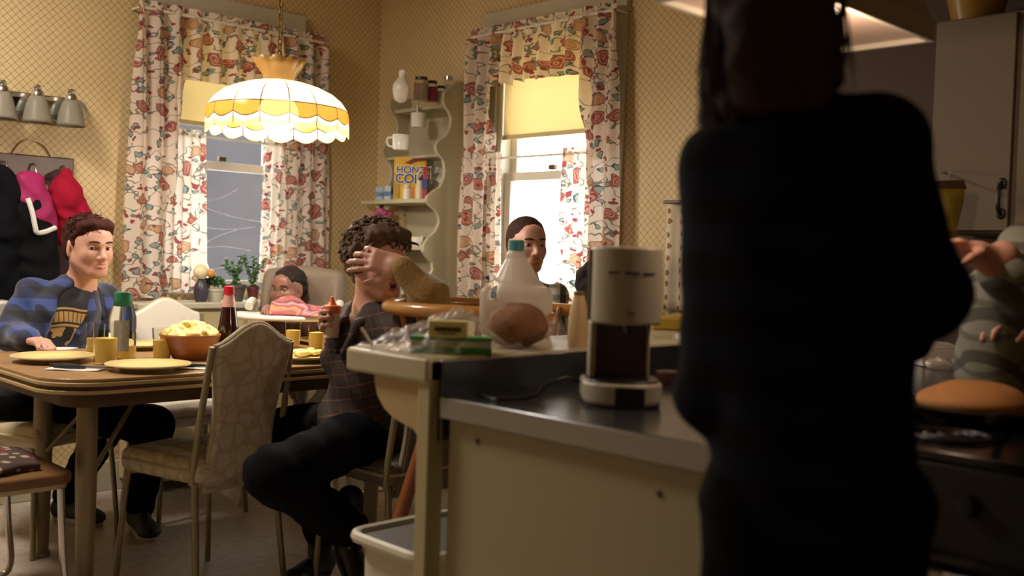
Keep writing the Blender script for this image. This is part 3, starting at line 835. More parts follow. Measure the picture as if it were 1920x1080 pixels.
# white china goose
g = put(748); fig = sdf_obj('china_goose', [ell(g + V((0, 0, .045)), (.038, .045, .045)), cap(g + V((0, 0, .05)), g + V((.004, -.004, .115)), .028, .013), ell(g + V((.0, -.008, .125)), (.013, .018, .013)), cap(g + V((0, -.02, .125)), g + V((-.005, -.034, .120)), .006, .003, .005), cap(g + V((0, 0, 0.006)), g + V((0, 0, .02)), .036, .036)], M_china, res=.004)
tag(fig, 'white china goose figurine at left of the top shelf', 'figurine')
def mug(c, r, h, hdir, m_, name, label, cat='mug', parent=None, tilt=None):
    e = empty(name, c, label=label, cat=cat)
    T = Matrix.Translation(c) @ (tilt.to_4x4() if tilt is not None else Matrix.Identity(4))
    m = MB(); m.caps = False
    m.lathe([(.001, .0), (r * .86, .0), (r * .96, h * .15), (r, h * .6), (r, h), (r * .9, h), (r * .88, h * .15), (.001, h * .1)], (0, 0, 0), 28, M=T); m.build('cup', m_, e)
    hd = V(hdir).normalized(); m = MB(); m.tube([T @ p for p in catmull([hd * r * .95 + V((0, 0, h * .8)), hd * r * 1.45 + V((0, 0, h * .78)), hd * r * 1.6 + V((0, 0, h * .5)), hd * r * 1.35 + V((0, 0, h * .25)), hd * r * .93 + V((0, 0, h * .2))], 5)], .006, 8); m.build('handle', m_, e); return e
# cup hanging under the top shelf
hx = at(785, 222, Y=NY + .22); hc = V((hx.x, hx.y, hx.z))
mug(hc + V((0, 0, -.048)), .042, .075, (.0, .2, 1), M_china, 'hanging_mug', 'white patterned mug hanging below the top shelf', tilt=Matrix.Rotation(math.radians(0), 3, 'X'))
hk = MB(); hk.tube(catmull([hc + V((0, .0, SH['top'][0] - hc.z - .019)), hc + V((0, 0, .075)), hc + V((.01, 0, .045)), hc + V((.02, 0, .05))], 4), .003, 6); hk.build('cup_hook', M_chrome, su)
mg = put(750, 'mid'); mug(mg, .042, .075, -AR, M_china, 'mug', 'white mug lying at left of the middle shelf', tilt=None)
# cereal box
zb = SH['deep'][0]
def box_thing(name, px, w, d_, h, rz, matl, label, cat, dep=.5, pyb=None, group=None):
    q = at(px, pyb, X=SH['deep'][1] + .07); q.z = zb
    e = empty(name, q, rz, label=label, cat=cat, group=group)
    m = MB(); m.bb((-w / 2, -d_ / 2, 0), (w / 2, d_ / 2, h)); m.build('carton', matl, e, bevel=.002, local=True); return e, q
M_ybox = mat('yellow_cereal_card', '#d2a51d', .45, var=.08, vs=20)
rzb = math.radians(-38)
e, q = box_thing('cereal_box', 768, .170, .05, .225, rzb, M_ybox, 'yellow cereal box with blue lettering leaning back on the deep shelf', 'cereal box', pyb=358)
e.location = V((q.x, q.y, zb)); q = e.location
Mx = Matrix.Translation(q) @ Matrix.Rotation(rzb, 4, 'Z')
ux = Mx.to_3x3() @ V((1, 0, 0)); fr = Mx.to_3x3() @ V((0, -1, 0))
M_blue = mat('dark_blue_print', '#1d3a7a', .5)
wt = mat('pale_print', '#e8dfc0', .5)
for tx, z, sz, mm, bd in (('HONEY', .142, .052, wt, .004), ('HONEY', .142, .052, M_blue, .001), ('COMB', .090, .066, wt, .004), ('COMB', .090, .066, M_blue, .0015)):
    t = text_mesh(tx, sz, q + ux * .016 + fr * (.0307 if mm is wt else .0313) + V((0, 0, z)), ux, (0, 0, 1), .0003, bd); t.build('lettering', mm, e, smooth=False)
m = MB(); m.prism([(-.03, .195), (.02, .222), (.086, .225), (.086, .212), (.03, .205), (.0, .19)], q + fr * .0302, ux, (0, 0, 1), fr, .0006); m.build('red_flash', mat('dark_red_print', '#6e1f1a', .5), e, smooth=False)
m = MB(); m.ball((0, 0, 0), (.05, .001, .03), 20, 8, M=Mx @ Matrix.Translation((.03, -.0302, .04))); m.build('cereal_picture', mat('cereal_orange', '#c9762b', .6), e)
m = MB(); m.prism([(-.084, .01), (-.055, .01), (-.055, .14), (-.084, .14)], q + fr * .0302, ux, (0, 0, 1), fr, .0006); m.build('side_print', mat('ochre_print', '#a5841c', .5), e, smooth=False)
def small(name, px, pyb, prof, mm, label, cat, capm=None, group='small containers on the deep shelf', hcap=None):
    q = at(px, pyb, X=SH['deep'][1] + (.05 if pyb > 365 else .14)); q.z = zb
    if hcap is None:
        m = MB(); m.lathe(prof, q, 20); o = m.build(name, mm, bevel=.001); tag(o, label, cat, group); return q
    e = empty(name, q, label=label, cat=cat, group=group); m = MB(); m.lathe(prof, q, 20); m.build('bottle_body', mm, e)
    z, r, hh = hcap; m = MB(); m.lathe([(.001, z), (r, z), (r, z + hh), (.001, z + hh)], q, 16); m.build('cap', capm, e); return q
def smallbox(px, pyb, w, d_, h, col, label, band=None, rz=-.7):
    q = at(px, pyb, X=SH['deep'][1] + .06); q.z = zb; e = empty('small_carton', q, rz, label=label, cat='box', group='small containers on the deep shelf')
    m = MB(); m.bb((-w / 2, -d_ / 2, 0), (w / 2, d_ / 2, h)); m.build('carton', mat('carton_' + col[1:], col, .5), e, bevel=.001, local=True)
    if band: 
        m = MB(); m.bb((-w / 2 - .0006, -d_ / 2 - .0006, h * .3), (w / 2 + .0006, d_ / 2 + .0006, h * .62)); m.build('printed_band', mat('band_' + band[1:], band, .5), e, smooth=False, local=True)
smallbox(712, 368, .042, .03, .075, '#8aa0b4', 'small pale blue box at the left end of the deep shelf', '#4f6f95')
smallbox(727, 370, .034, .03, .080, '#a9b8bf', 'small blue and white box second from left on the deep shelf', '#3f6c9a')
small('glass_bottle', 736, 362, [(.001, 0), (.017, 0), (.017, .08), (.007, .10), (.007, .135), (.001, .136)], M_clear, 'slim clear glass bottle behind the yellow cereal box', 'bottle')
small('spice_jar', 744, 372, [(.001, 0), (.020, 0), (.020, .05), (.001, .051)], mat('green_label', '#4f7a3c', .5), 'small green labelled spice jar with red lid on the deep shelf', 'jar', mat('red_lid', '#6b241d', .4), hcap=(.051, .018, .018))
small('pill_bottle', 763, 374, [(.001, 0), (.024, 0), (.024, .055), (.018, .063), (.001, .064)], mat('white_label', '#d9d4c4', .5), 'white pill bottle in front of the yellow cereal box', 'bottle', mat('white_lid', '#c8c1ad', .5), hcap=(.064, .020, .018))
smallbox(796, 368, .022, .05, .17, '#a82a3a', 'slim red and white box standing beside the white plate', '#2e3f86')
qp = at(818, 350, Y=NY + .18); qp.z = zb + .092
m = MB(); m.lathe([(.001, 0), (.05, 0), (.085, .012), (.09, .014), (.088, .018), (.05, .006), (.001, .005)], qp - V((.0, 0, 0)), 32, ax=(-.8, -.55, .22)); tag(m.build('plate', M_china), 'white plate leaning upright at right of the deep shelf', 'plate')
# white handled jug shape (loop) in front of the plate
qj = at(786, 368, X=SH['deep'][1] + .05); qj.z = zb
e = empty('white_pitcher', qj, label='cream pitcher with a tall looped handle on the deep shelf', cat='pitcher')
m = MB(); m.lathe([(.001, 0), (.022, 0), (.024, .05), (.016, .09), (.018, .10), (.001, .098)], qj, 20); m.build('pitcher_body', mat('cream_ceramic', '#c7b892', .3), e)
m = MB(); m.tube(catmull([qj + AR * .018 + V((0, 0, .02)), qj - AR * .012 + V((0, 0, .12)), qj + AR * .02 + V((0, 0, .165)), qj + AR * .055 + V((0, 0, .15)), qj + AR * .05 + V((0, 0, .09)), qj + AR * .022 + V((0, 0, .05))], 6), .006, 8); m.build('handle', bpy.data.materials['cream_ceramic'], e)
# pink pot below the deep shelf, cup in the lower niche
qk = at(715, 400, Y=FL - .12)
e = empty('pink_flower_bunch', V((qk.x, qk.y, zd - .10)), label='pink flowers hanging under the deep shelf', cat='flowers')
for k in range(9):
    a = rnd.uniform(0, 6.28); b = rnd.uniform(0, .05)
    m = MB(); cc = V((qk.x + b * math.cos(a), qk.y + b * math.sin(a) * 1.4, zd - .055 - rnd.uniform(0, .045)))
    m.ball(cc, (.026, .026, .018), 10, 8); m.build('blossom', mat('pink_petal', '#b0567a', .6) if k == 0 else bpy.data.materials['pink_petal'], e)
m = MB(); m.tube([(qk.x, qk.y, zd - .022), (qk.x, qk.y, zd - .09)], .012, 8); m.build('stem', mat('dark_stem', '#33231f', .7), e)
ql = V((XB - .12, NY + .2, at(795, 462, Y=NY + .03).z)); mug(ql, .045, .05, (-.5, -1, .2), M_china, 'teacup', 'white teacup in the dark lower niche of the shelf unit', 'cup')

# ================================================================== THINGS ON THE WINDOW CABINET
M_leaf = mat('green_leaf', '#3f6130', .5, var=.3, vs=30)
def pot_plant(px, pyb, r, h, potcol, kind, label, yy=4.64):
    q = at(px, pyb, Y=yy); q.z = CZ
    e = empty('potted_plant', q, label=label, cat='plant', group='plants under the left window')
    m = MB(); m.lathe([(.001, 0), (r * .72, 0), (r, h * .8), (r * 1.08, h * .8), (r * 1.08, h), (r * .9, h), (r * .88, h * .88), (.001, h * .86)], q, 24); m.build('pot', mat('pot_' + potcol[1:], potcol, .6), e)
    rn = random.Random(px); m = MB()
    if kind == 'sprig':
        for k in range(7):
            a = rn.uniform(0, 6.28); l = rn.uniform(.09, .16); t = V((math.cos(a) * .06, math.sin(a) * .06, l)); p = [q + V((0, 0, h * .85)), q + V((t.x * .3, t.y * .3, h + l * .5)), q + V((t.x, t.y, h + l))]
            m.tube(catmull(p, 4), .003, 5)
            for i in range(9):
                u = .2 + .8 * i / 8; c = catmull(p, 4)[min(8, int(u * 8))]; b = rn.uniform(0, 6.28)
                m.ball(c + V((math.cos(b) * .012, math.sin(b) * .012, .004)), (.014, .009, .005), 6, 4, R=Euler((rn.uniform(-.6, .6), rn.uniform(-.6, .6), b)).to_matrix())
    else:
        for k in range(90):
            a = rn.uniform(0, 6.28); b = rn.uniform(0, 1.3); rr = r * 1.5 * rn.uniform(.5, 1.05)
            c = q + V((math.cos(a) * math.sin(b) * rr, math.sin(a) * math.sin(b) * rr * .8, h * .95 + math.cos(b) * rr * .9))
            m.ball(c, (.014, .010, .004), 6, 4, R=Euler((rn.uniform(-1, 1), rn.uniform(-1, 1), a)).to_matrix())
    m.build('foliage', M_leaf, e)
pot_plant(402, 549, .045, .065, '#b9b3a0', 'bush', 'leafy green plant in a white pot under the left window')
pot_plant(442, 549, .048, .085, '#4b463f', 'sprig', 'upright sprigged plant in a grey pot under the left window')
pot_plant(474, 549, .030, .075, '#5c2320', 'sprig', 'small plant in a dark red pot at right of the window sill')
q = at(377, 549, Y=4.62); q.z = CZ
e = empty('china_duck', q, label='cream and orange duck figurine on a dark patterned vase', cat='figurine')
m = MB(); m.lathe([(.001, 0), (.026, 0), (.036, .05), (.030, .085), (.016, .105), (.018, .112), (.001, .112)], q, 24); m.build('vase', mat('dark_painted_vase', '#3a3440', .4, var=.8, vs=40), e)
s0 = q + V((0, 0, .145)); sdf_obj('duck_body', [ell(s0, (.040, .03, .03)), cap(s0 - AR * .01, s0 + V((0, 0, .02)), .022, .02), cap(q + V((0, 0, .11)), s0, .012, .014)], mat('cream_glaze', '#ddd2a4', .3), e, .004)
sdf_obj('duck_wing', [ell(s0 + AR * .045 + V((0, 0, -.006)), (.022, .022, .02))], mat('orange_glaze', '#c98a3a', .3), e, .004)
# ================================================================== DINING TABLE
TH = .765
TX0, TX1, TY0, TY1 = 1.13, 2.72, 3.08, 4.00
def wood_top():
    t = NT('honey_woodgrain_laminate'); x, y, z = t.sep(t.coord())
    v = t.comb(t.math('MULTIPLY', x, 2), t.math('MULTIPLY', y, 22), z); n = t.noise(v, 3, 5, .6)
    t.base(t.mix(n, '#83623f', '#ad8a5e')); t.b.inputs['Roughness'].default_value = .3; return t.m
M_top = wood_top()
M_band = mat('tan_table_edge', '#b39a6c', .4)
M_bandd = mat('brown_edge_groove', '#4a3018', .5)
M_leg = mat('khaki_metal', '#8f8266', .4, .3)
def rrect(x0, x1, y0, y1, r, n=8):
    out = []
    for cx, cy, a0 in ((x1 - r, y1 - r, 0), (x0 + r, y1 - r, PI / 2), (x0 + r, y0 + r, PI), (x1 - r, y0 + r, 3 * PI / 2)):
        for k in range(n + 1):
            a = a0 + PI / 2 * k / n; out.append((cx + r * math.cos(a), cy + r * math.sin(a)))
    return out
tb = empty('dining_table', ((TX0 + TX1) / 2, (TY0 + TY1) / 2, 0), label='long wood topped dining table laid for breakfast', cat='table')
o3 = dict(ux=(1, 0, 0), uy=(0, 1, 0), un=(0, 0, 1))
m = MB(); m.prism(rrect(TX0, TX1, TY0, TY1, .17), (0, 0, TH - .012), th=.012, **o3); m.build('tabletop', M_top, tb, bevel=.003)
m = MB()
for (zz, e_) in ((.024, .004), (.036, -.001), (.048, .004)):
    m.cur = 0 if e_ > 0 else 1
    m.prism(rrect(TX0 - e_, TX1 + e_, TY0 - e_, TY1 + e_, .17), (0, 0, TH - zz), th=.0118, **o3)
m.build('edge_band', [M_band, M_bandd], tb, bevel=.002)
m = MB(); m.prism(rrect(TX0 + .08, TX1 - .08, TY0 + .08, TY1 - .08, .1), (0, 0, TH - .10), th=.05, **o3); m.build('apron', M_bandd, tb)
for (x, y) in ((1.34, 3.36), (1.40, 3.98 - .06), (2.50, 3.36), (2.50, 3.90)):
    m = MB(); m.tube([(x, y, TH - .05), (x, y, .4), (x, y, .02)], [.032, .034, .026], 20); m.lathe([(.001, 0), (.032, 0), (.032, .02), (.001, .02)], (x, y, 0), 20); m.build('leg', M_leg, tb)
for a_, b_ in (((1.36, 3.40, .38), (1.62, 3.52, TH - .06)), ((1.40, 3.88, .40), (1.62, 3.75, TH - .06)), ((2.50, 3.86, .42), (2.30, 3.75, TH - .06)), ((2.50, 3.40, .38), (2.3, 3.52, TH - .06))):
    m = MB(); m.tube([a_, b_], .008, 8); m.build('brace', M_leg, tb)

# ------------------------------------------------------------------ tableware
M_yplate = mat('yellow_glazed_plate', '#e0ca84', .25, coat=.3)
M_rim = mat('white_plate_rim', '#d9cfae', .3)
def plate(px, py, label, r=.135):
    q = at(px, py, h=TH); e = empty('plate', q, label=label, cat='plate', group='yellow plates on the dining table')
    m = MB(); m.caps = False; m.lathe([(.001, .004), (r * .62, .004), (r * .72, .010), (r * .98, .020), (r, .023), (r * .98, .024), (r * .7, .015), (r * .6, .009), (.001, .008)], q, 48); m.build('plate_dish', M_yplate, e)
    m = MB(); m.lathe([(r * .55, 0), (r * .6, 0), (r * .62, .004), (r * .55, .004), (r * .55, 0)], q, 32); m.lathe([(r * .985, .0195), (r * 1.006, .022), (r * 1.0, .0245), (r * .985, .0195)], q, 48); m.build('plate_rim', M_rim, e)
    return q
plate(100, 678, 'yellow plate at the left corner of the dining table')
plate(278, 694, 'yellow plate nearest the camera on the dining table')
plate(262, 654, 'yellow plate behind the tall glass of juice', .12)
plate(566, 676, 'yellow plate of food at the right end of the dining table', .14)
M_juice = mat('orange_juice', '#f7d670', .35, emit='#e8a010', es=.0)
M_tumbler = mat('tumbler_glass', '#f4f2ea', .02, trans=1, ior=1.12)
def glass(px, py, label, r=.036, h=.125, fill=.62):
    q = at(px, py, h=TH); e = empty('juice_glass', q, label=label, cat='glass', group='glasses of orange juice on the table')
    m = MB(); m.lathe([(.001, 0), (r * .86, 0), (r, h), (r * .94, h), (r * .80, .008), (.001, .008)], q, 28); m.build('tumbler', M_tumbler, e)
    m = MB(); m.lathe([(.001, .009), (r * .79, .009), (r * (.8 + .14 * fill) - .001, h * fill), (.001, h * fill)], q, 28); m.build('juice', M_juice, e)
glass(197, 683, 'tall glass of orange juice between the two nearest plates', .042, .145, .62)
glass(303, 675, 'glass of orange juice left of the bowl of eggs', .034, .115, .62)
glass(549, 652, 'glass of orange juice behind the right plate', .034, .105, .70)
glass(593, 664, 'glass of orange juice beside the right plate of food', .034, .115, .75)
glass(178, 666, 'glass of orange juice half hidden behind the tall glass', .034, .115, .55)
# water bottle with a green cap
q = at(229, 672, h=TH); e = empty('water_bottle', q, label='clear plastic bottle with a green cap', cat='bottle')
def hz(y): return at(229, y, d=(q - EYE).dot(FW)).z - TH
m = MB(); m.lathe([(.001, 0), (.044, 0), (.047, .01), (.047, .09), (.044, .10), (.047, .11), (.046, .15), (.036, .19), (.027, .215), (.022, .228), (.022, hz(574)), (.001, hz(574))], q, 28); m.build('bottle_body', M_tumbler, e)
m = MB(); m.lathe([(.001, hz(574)), (.030, hz(574)), (.030, hz(547)), (.001, hz(547))], q, 28); m.build('cap', mat('green_cap', '#1d6b4c', .4), e, bevel=.002)
m = MB(); m.lathe([(.001, .004), (.042, .004), (.044, .045), (.001, .046)], q, 28); m.build('juice', M_juice, e)
m = MB(); m.caps = False
def labarc(u, v): a = -2.6 + 1.1 * u; return q + V((.0478 * math.cos(a), .0478 * math.sin(a), .03 + .11 * v))
m.grid(labarc, 10, 4); m.build('paper_label', mat('bottle_label', '#8f9088', .6, var=.5, vs=90), e)
# bowl of scrambled eggs
q = at(356, 673, h=TH); bw = empty('salad_bowl', q, label='brown ridged bowl piled with scrambled eggs', cat='bowl')
m = MB(); m.caps = False
rr = .108
m.lathe([(.001, 0), (.055, 0), (.060, .004), (.075, .022), (.077, .024), (.088, .042), (.090, .044), (.098, .062), (.100, .064), (.106, .084), (rr, .086), (rr, .092), (rr * .96, .092), (.09, .06), (.06, .02), (.001, .012)], q, 48); m.build('bowl', mat('amber_brown_bowl', '#a0642c', .35, coat=.3), bw)
P = []; rn = random.Random(4)
for k in range(60):
    a = rn.uniform(0, 6.28); b = rn.uniform(0, 1) ** .6 * .088; P.append(ell(q + V((b * math.cos(a), b * math.sin(a), .086 + .040 * (1 - (b / .09) ** 2) + rn.uniform(-.006, .006))), (rn.uniform(.014, .024), rn.uniform(.012, .020), .012), None, .006))
eg = sdf_obj('scrambled_eggs', P + [ell(q + V((0, 0, .08)), (.092, .092, .03))], mat('egg_yellow', '#ead682', .5, var=.12, vs=60), res=.004, noise=wr(.002, 160, 2)); tag(eg, 'heap of yellow scrambled eggs in the brown bowl', 'scrambled eggs', kind='stuff')
# syrup bottle with a red cap
q = at(427, 668, h=TH); e = empty('syrup_bottle', q, label='dark syrup bottle with a red cap behind the near chair', cat='bottle')
dq = (q - EYE).dot(FW); zt = lambda y: at(427, y, d=dq).z - TH
m = MB(); m.lathe([(.001, 0), (.040, 0), (.044, .02), (.038, .05), (.044, .085), (.036, .12), (.026, zt(575)), (.001, zt(575) + .001)], q, 28); m.build('syrup', mat('dark_syrup', '#2a1210', .12, coat=.5), e)
m = MB(); m.lathe([(.001, zt(575)), (.026, zt(575)), (.020, zt(556)), (.016, zt(550)), (.001, zt(550))], q, 24); m.build('bottle_neck', mat('pale_pink_plastic', '#c99a94', .3), e)
m = MB(); m.lathe([(.001, zt(552)), (.021, zt(552)), (.018, zt(536)), (.001, zt(536))], q, 24); m.build('cap', mat('red_cap', '#b5152a', .4), e, bevel=.002)
# napkins and cutlery
M_nap = mat('white_napkin', '#cfc9c2', .8); M_cut = mat('steel_cutlery', '#8d8b88', .25, 1); M_hdl = mat('black_cutlery_handle', '#16171b', .4)
def napkin(px, py, rz, label):
    q = at(px, py, h=TH); m = MB(); m.grid(lambda u, v: V(((u - .5) * .17, (v - .5) * .12, .0025 + .0015 * math.sin(u * 7 + v * 5))), 10, 8, M=Matrix.Translation(q) @ Matrix.Rotation(rz, 4, 'Z'))
    tag(m.build('napkin', M_nap, solid=.002), label, 'napkin', 'napkins on the table'); return q
def cutlery(kind, q, rz, label):
    T = Matrix.Translation(q + V((0, 0, .007))) @ Matrix.Rotation(rz, 4, 'Z')
    e = empty(kind, q + V((0, 0, .007)), label=label, cat=kind, group='cutlery on the table')
    m = MB(); m.tube([(-.10, 0, .001), (-.05, 0, .003), (0, 0, .002)], [.006, .007, .005], 8, M=T); m.build('handle', M_hdl, e)
    m = MB()
    if kind == 'knife': m.prism([(0, -.003), (.1, -.008), (.115, 0), (.1, .004), (0, .004)], (0, 0, .001), (1, 0, 0), (0, 1, 0), (0, 0, 1), .0015, M=T)
    else:
        m.tube([(0, 0, .002), (.05, 0, .001)], .003, 6, M=T); m.prism([(.05, -.004), (.062, -.011), (.075, -.011), (.075, .011), (.062, .011), (.05, .004)], (0, 0, .001), (1, 0, 0), (0, 1, 0), (0, 0, 1), .0016, M=T)
        for k in (-.009, -.003, .003, .009): m.tube([(.074, k, .0018), (.10, k, .004)], .0013, 5, M=T)
    m.build('blade' if kind == 'knife' else 'tines', M_cut, e)
q = napkin(147, 692, -.75, 'white napkin under cutlery left of the nearest plate')
cutlery('knife', q + AF * .012, -.80, 'black handled knife on the left napkin'); cutlery('fork', q - AF * .018 + AR * .03, -.72, 'black handled fork on the left napkin')
q = napkin(386, 690, -.6, 'white napkin right of the nearest plate'); cutlery('fork', q, -.4, 'steel fork on the napkin behind the near chair')
q = napkin(92, 655, .3, 'folded pale napkin beside the hand of the boy in blue')
q = at(300, 650, h=TH)
# food on the right plate, butter dish, pink cup
P = []; q = at(560, 672, h=TH)
for k in range(26):
    a = rn.uniform(0, 6.28); b = rn.uniform(0, .085); P.append(ell(q + V((b * math.cos(a), b * math.sin(a), .02 + rn.uniform(0, .006))), (.018, .015, .010), None, .006))
tag(sdf_obj('scrambled_eggs', P, bpy.data.materials['egg_yellow'], res=.004), 'scrambled eggs served on the right plate', 'scrambled eggs', kind='stuff')
q = at(610, 645, h=TH); e = empty('serving_plate', q, label='yellow plate of eggs in front of the man with the baby bottle', cat='plate')
m = MB(); m.caps = False; m.lathe([(.001, .004), (.08, .004), (.125, .02), (.127, .024), (.08, .012), (.001, .010)], q, 40); m.build('plate_dish', M_yplate, e)
q = V((2.58, 3.86, TH)); m = MB(); m.lathe([(.001, 0), (.038, 0), (.044, .03), (.04, .045), (.001, .048)], q, 24); tag(m.build('sugar_bowl', M_china, bevel=.002), 'small white china bowl between the juice glasses', 'bowl')
q = at(530, 640, h=TH); P = [cap(q + V((-.03, 0, .014)), q + V((.03, .02, .016)), .014), cap(q + V((-.02, -.02, .012)), q + V((.03, -.01, .014)), .012)]
tag(sdf_obj('crumpled_napkin', P, mat('pink_paper', '#c9968c', .8), res=.004, noise=wr(.004, 90, 3)), 'crumpled pinkish napkin left of the right juice glasses', 'napkin')

# ================================================================== CHAIRS
def brocade(name, a, b, rough=.6):
    t = NT(name); c = t.coord()
    n = t.N('ShaderNodeTexNoise'); n.inputs['Scale'].default_value = 9; t.L(c, n.inputs['Vector'])
    vo = t.N('ShaderNodeTexVoronoi'); vo.inputs['Scale'].default_value = 16; vo.feature = 'DISTANCE_TO_EDGE'
    ad = t.N('ShaderNodeVectorMath', operation='ADD'); sc = t.N('ShaderNodeVectorMath', operation='SCALE'); sc.inputs['Scale'].default_value = .09
    t.L(n.outputs['Color'], sc.inputs[0]); t.L(c, ad.inputs[0]); t.L(sc.outputs[0], ad.inputs[1]); t.L(ad.outputs[0], vo.inputs['Vector'])
    e = t.ramp(vo.outputs['Distance'], [(.02, 0.0), (.16, 1.0)])
    n2 = t.noise(c, 60, 3)
    t.base(t.mix(t.math('MULTIPLY', e, t.math('ADD', .55, t.math('MULTIPLY', n2, .5))), b, a)); t.b.inputs['Roughness'].default_value = rough
    t.bump(vo.outputs['Distance'], .15, .004); return t.m
M_broc = brocade('cream_brocade', '#b8b19c', '#a69878')
M_piping = mat('cream_piping', '#b3a784', .5)
M_tube = mat('olive_metal_tube', '#8c8364', .38, .4)
M_white_vinyl = mat('white_vinyl', '#e6e0d0', .45, bump=.1, bs=20)
def back_outline(w0, w1, h, n=24):
    """crown topped back, w0 half width at the bottom, w1 at the shoulders"""
    pts = [(-w0 - .025, 0), (w0 + .025, 0)]
    right = [((w0 + .025) + (w1 - w0 - .025) * t - .030 * math.sin(PI * min(1, t * 1.15)), h * .88 * t) for t in [i / 10 for i in range(1, 11)]]
    top = []
    for i in range(1, n):
        u = i / n; x = w1 - 2 * w1 * u; s = abs(2 * u - 1)
        z = h * .88 + h * .12 * (0.5 + .5 * math.cos(PI * min(1, s * 1.05))) ** .8 + (.012 if s > .93 else 0)
        top.append((x, z))
    left = [(-x, z) for x, z in right[::-1]]
    return pts[:1] + pts[1:] + right + top + left[:-0 or None]
def make_chair(label, back_mat, seat_mat, loc, rz, scale=1, group='padded metal dining chairs'):
    e = empty('dining_chair', (0, 0, 0), 0, label=label, cat='chair', group=group)
    # seat : puffy cushion, front is +y
    P = [rbox((0, .0, .445), (.165, .165, .012), None, .03, .01), ell((0, .0, .465), (.18, .18, .035), None, .03)]
    Pm, Q = None, None
    s = sdf_obj('seat', P, seat_mat, e, .009)
    m = MB(); zz = .448; m.tube([(x, y, zz) for x, y in rrect(-.197, .197, -.197, .197, .05, 5)], .006, 6, closed=True); m.build('seat_piping', M_piping, e, local=True)
    th = math.radians(9)
    uz = V((0, -math.sin(th), math.cos(th))); un = V((0, -math.cos(th), -math.sin(th)))
    b0 = V((0, -.165, .372))
    o = back_outline(.130, .163, .565)
    m = MB(); m.prism(o, b0 - un * .018, (1, 0, 0), uz, un, .040); m.build('backrest', back_mat, e, bevel=.012, local=True, bseg=3)
    m = MB(); m.tube([b0 + un * .004 + V((x, 0, 0)) + uz * z for x, z in o], .007, 6, closed=True); m.build('back_piping', M_piping, e, local=True)
    for sx in (-1, 1):
        m = MB(); m.tube(catmull([b0 + V((sx * .172, 0, 0)) + uz * .49 , b0 + V((sx * .184, 0, 0)) + uz * .25, b0 + V((sx * .186, 0, 0)) + uz * .05, V((sx * .175, -.175, .38)), V((sx * .195, -.215, .0))], 5), .0115, 10); m.build('rear_leg', M_tube, e, local=True)
        m = MB(); m.tube(catmull([V((sx * .165, -.15, .415)), V((sx * .17, .0, .415)), V((sx * .172, .13, .41)), V((sx * .18, .165, .36)), V((sx * .20, .19, .0))], 5), .0105, 10); m.build('front_leg', M_tube, e, local=True)
    e.location = loc; e.rotation_euler = (0, 0, rz); e.scale = (scale,) * 3
    return e
make_chair('cream brocade dining chair seen from behind at the near side of the table', M_broc, brocade('cream_seat_brocade', '#c4bca2', '#ab9870'), (1.70, 3.265, 0), math.radians(13), 1.0)
make_chair('white backed dining chair facing the camera beyond the bowl of eggs', M_white_vinyl, M_white_vinyl, (2.13, 4.24, 0), math.radians(178))
make_chair('cream dining chair under the boy in the blue check jacket', M_white_vinyl, M_piping, (1.48, 4.13, 0), math.radians(200))
M_greyv = mat('grey_brown_vinyl', '#6f665a', .5, var=.1, vs=8)
make_chair('grey padded dining chair under the man in dark plaid', M_greyv, M_greyv, (2.21, 2.83, 0), math.radians(2))

# --- sled based wooden seats with patterned cushions at both ends
M_honey = mat('honey_board', '#75542f', .4, var=.15, vs=14)
def cushion_mat(name, a, b, c_):
    t = NT(name); c = t.coord(); vo = t.N('ShaderNodeTexVoronoi'); vo.inputs['Scale'].default_value = 26; t.L(c, vo.inputs['Vector'])
    h = t.sep(vo.outputs['Color'])[0]; k = t.mix(t.math('GREATER_THAN', h, .5), a, b); r = t.math('GREATER_THAN', vo.outputs['Distance'], .38)
    t.base(t.mix(r, k, c_)); t.b.inputs['Roughness'].default_value = .8; return t.m
def sled_chair(loc, rz, label, clabel, cm, w=.27, l=.27, board='#8b5f35', cush=True):
    e = empty('sled_chair', loc, rz, label=label, cat='chair', group='sled base wooden seats')
    m = MB(); m.prism(rrect(-l, l, -w, w, .05), (0, 0, .425), (1, 0, 0), (0, 1, 0), (0, 0, 1), .035); m.build('seat_board', M_honey, e, bevel=.008, local=True)
    m = MB(); m.prism(rrect(-l + .01, l - .01, -w + .01, w - .01, .05), (0, 0, .41), (1, 0, 0), (0, 1, 0), (0, 0, 1), .014); m.build('metal_apron', M_piping, e, local=True)
    for s in (-1, 1):
        y = s * (w - .02)
        m = MB(); m.tube(catmull([(-l + .04, y, .41), (-l + .03, y, .2), (-l + .02, y, .05), (-l + .07, y, .013), (0, y, .012), (l - .07, y, .013), (l - .02, y, .05), (l - .03, y, .2), (l - .04, y, .41)], 6), .011, 10); m.build('sled_frame', M_chrome, e, local=True)
    if cush:
        T = Matrix.Translation(loc) @ Matrix.Rotation(rz, 4, 'Z')
        P = [ell(T @ V((0, 0, .478)), (l * .86, w * .86, .022), None, .01), rbox(T @ V((0, 0, .474)), (l * .68, w * .68, .004), Matrix.Rotation(rz, 3, 'Z'), .012, .02)]
        tag(sdf_obj('seat_cushion', P, cm, res=.007, noise=wr(.003, 30, 2)), clabel, 'cushion')
sled_chair(V((.98, 3.48, 0)), 0, 'sled base wooden seat at the left end of the table', 'red and cream patterned cushion on the left wooden seat', cushion_mat('red_cream_print', '#9b8a72', '#7a2b2e', '#3f2a22'))
sled_chair(V((2.94, 3.74, 0)), 0, 'sled base wooden seat at the right end of the table', 'pink and white patterned cushion on the right wooden seat', cushion_mat('pink_white_print', '#c9b7bb', '#8d5a6c', '#c9c0c4'), w=.28)

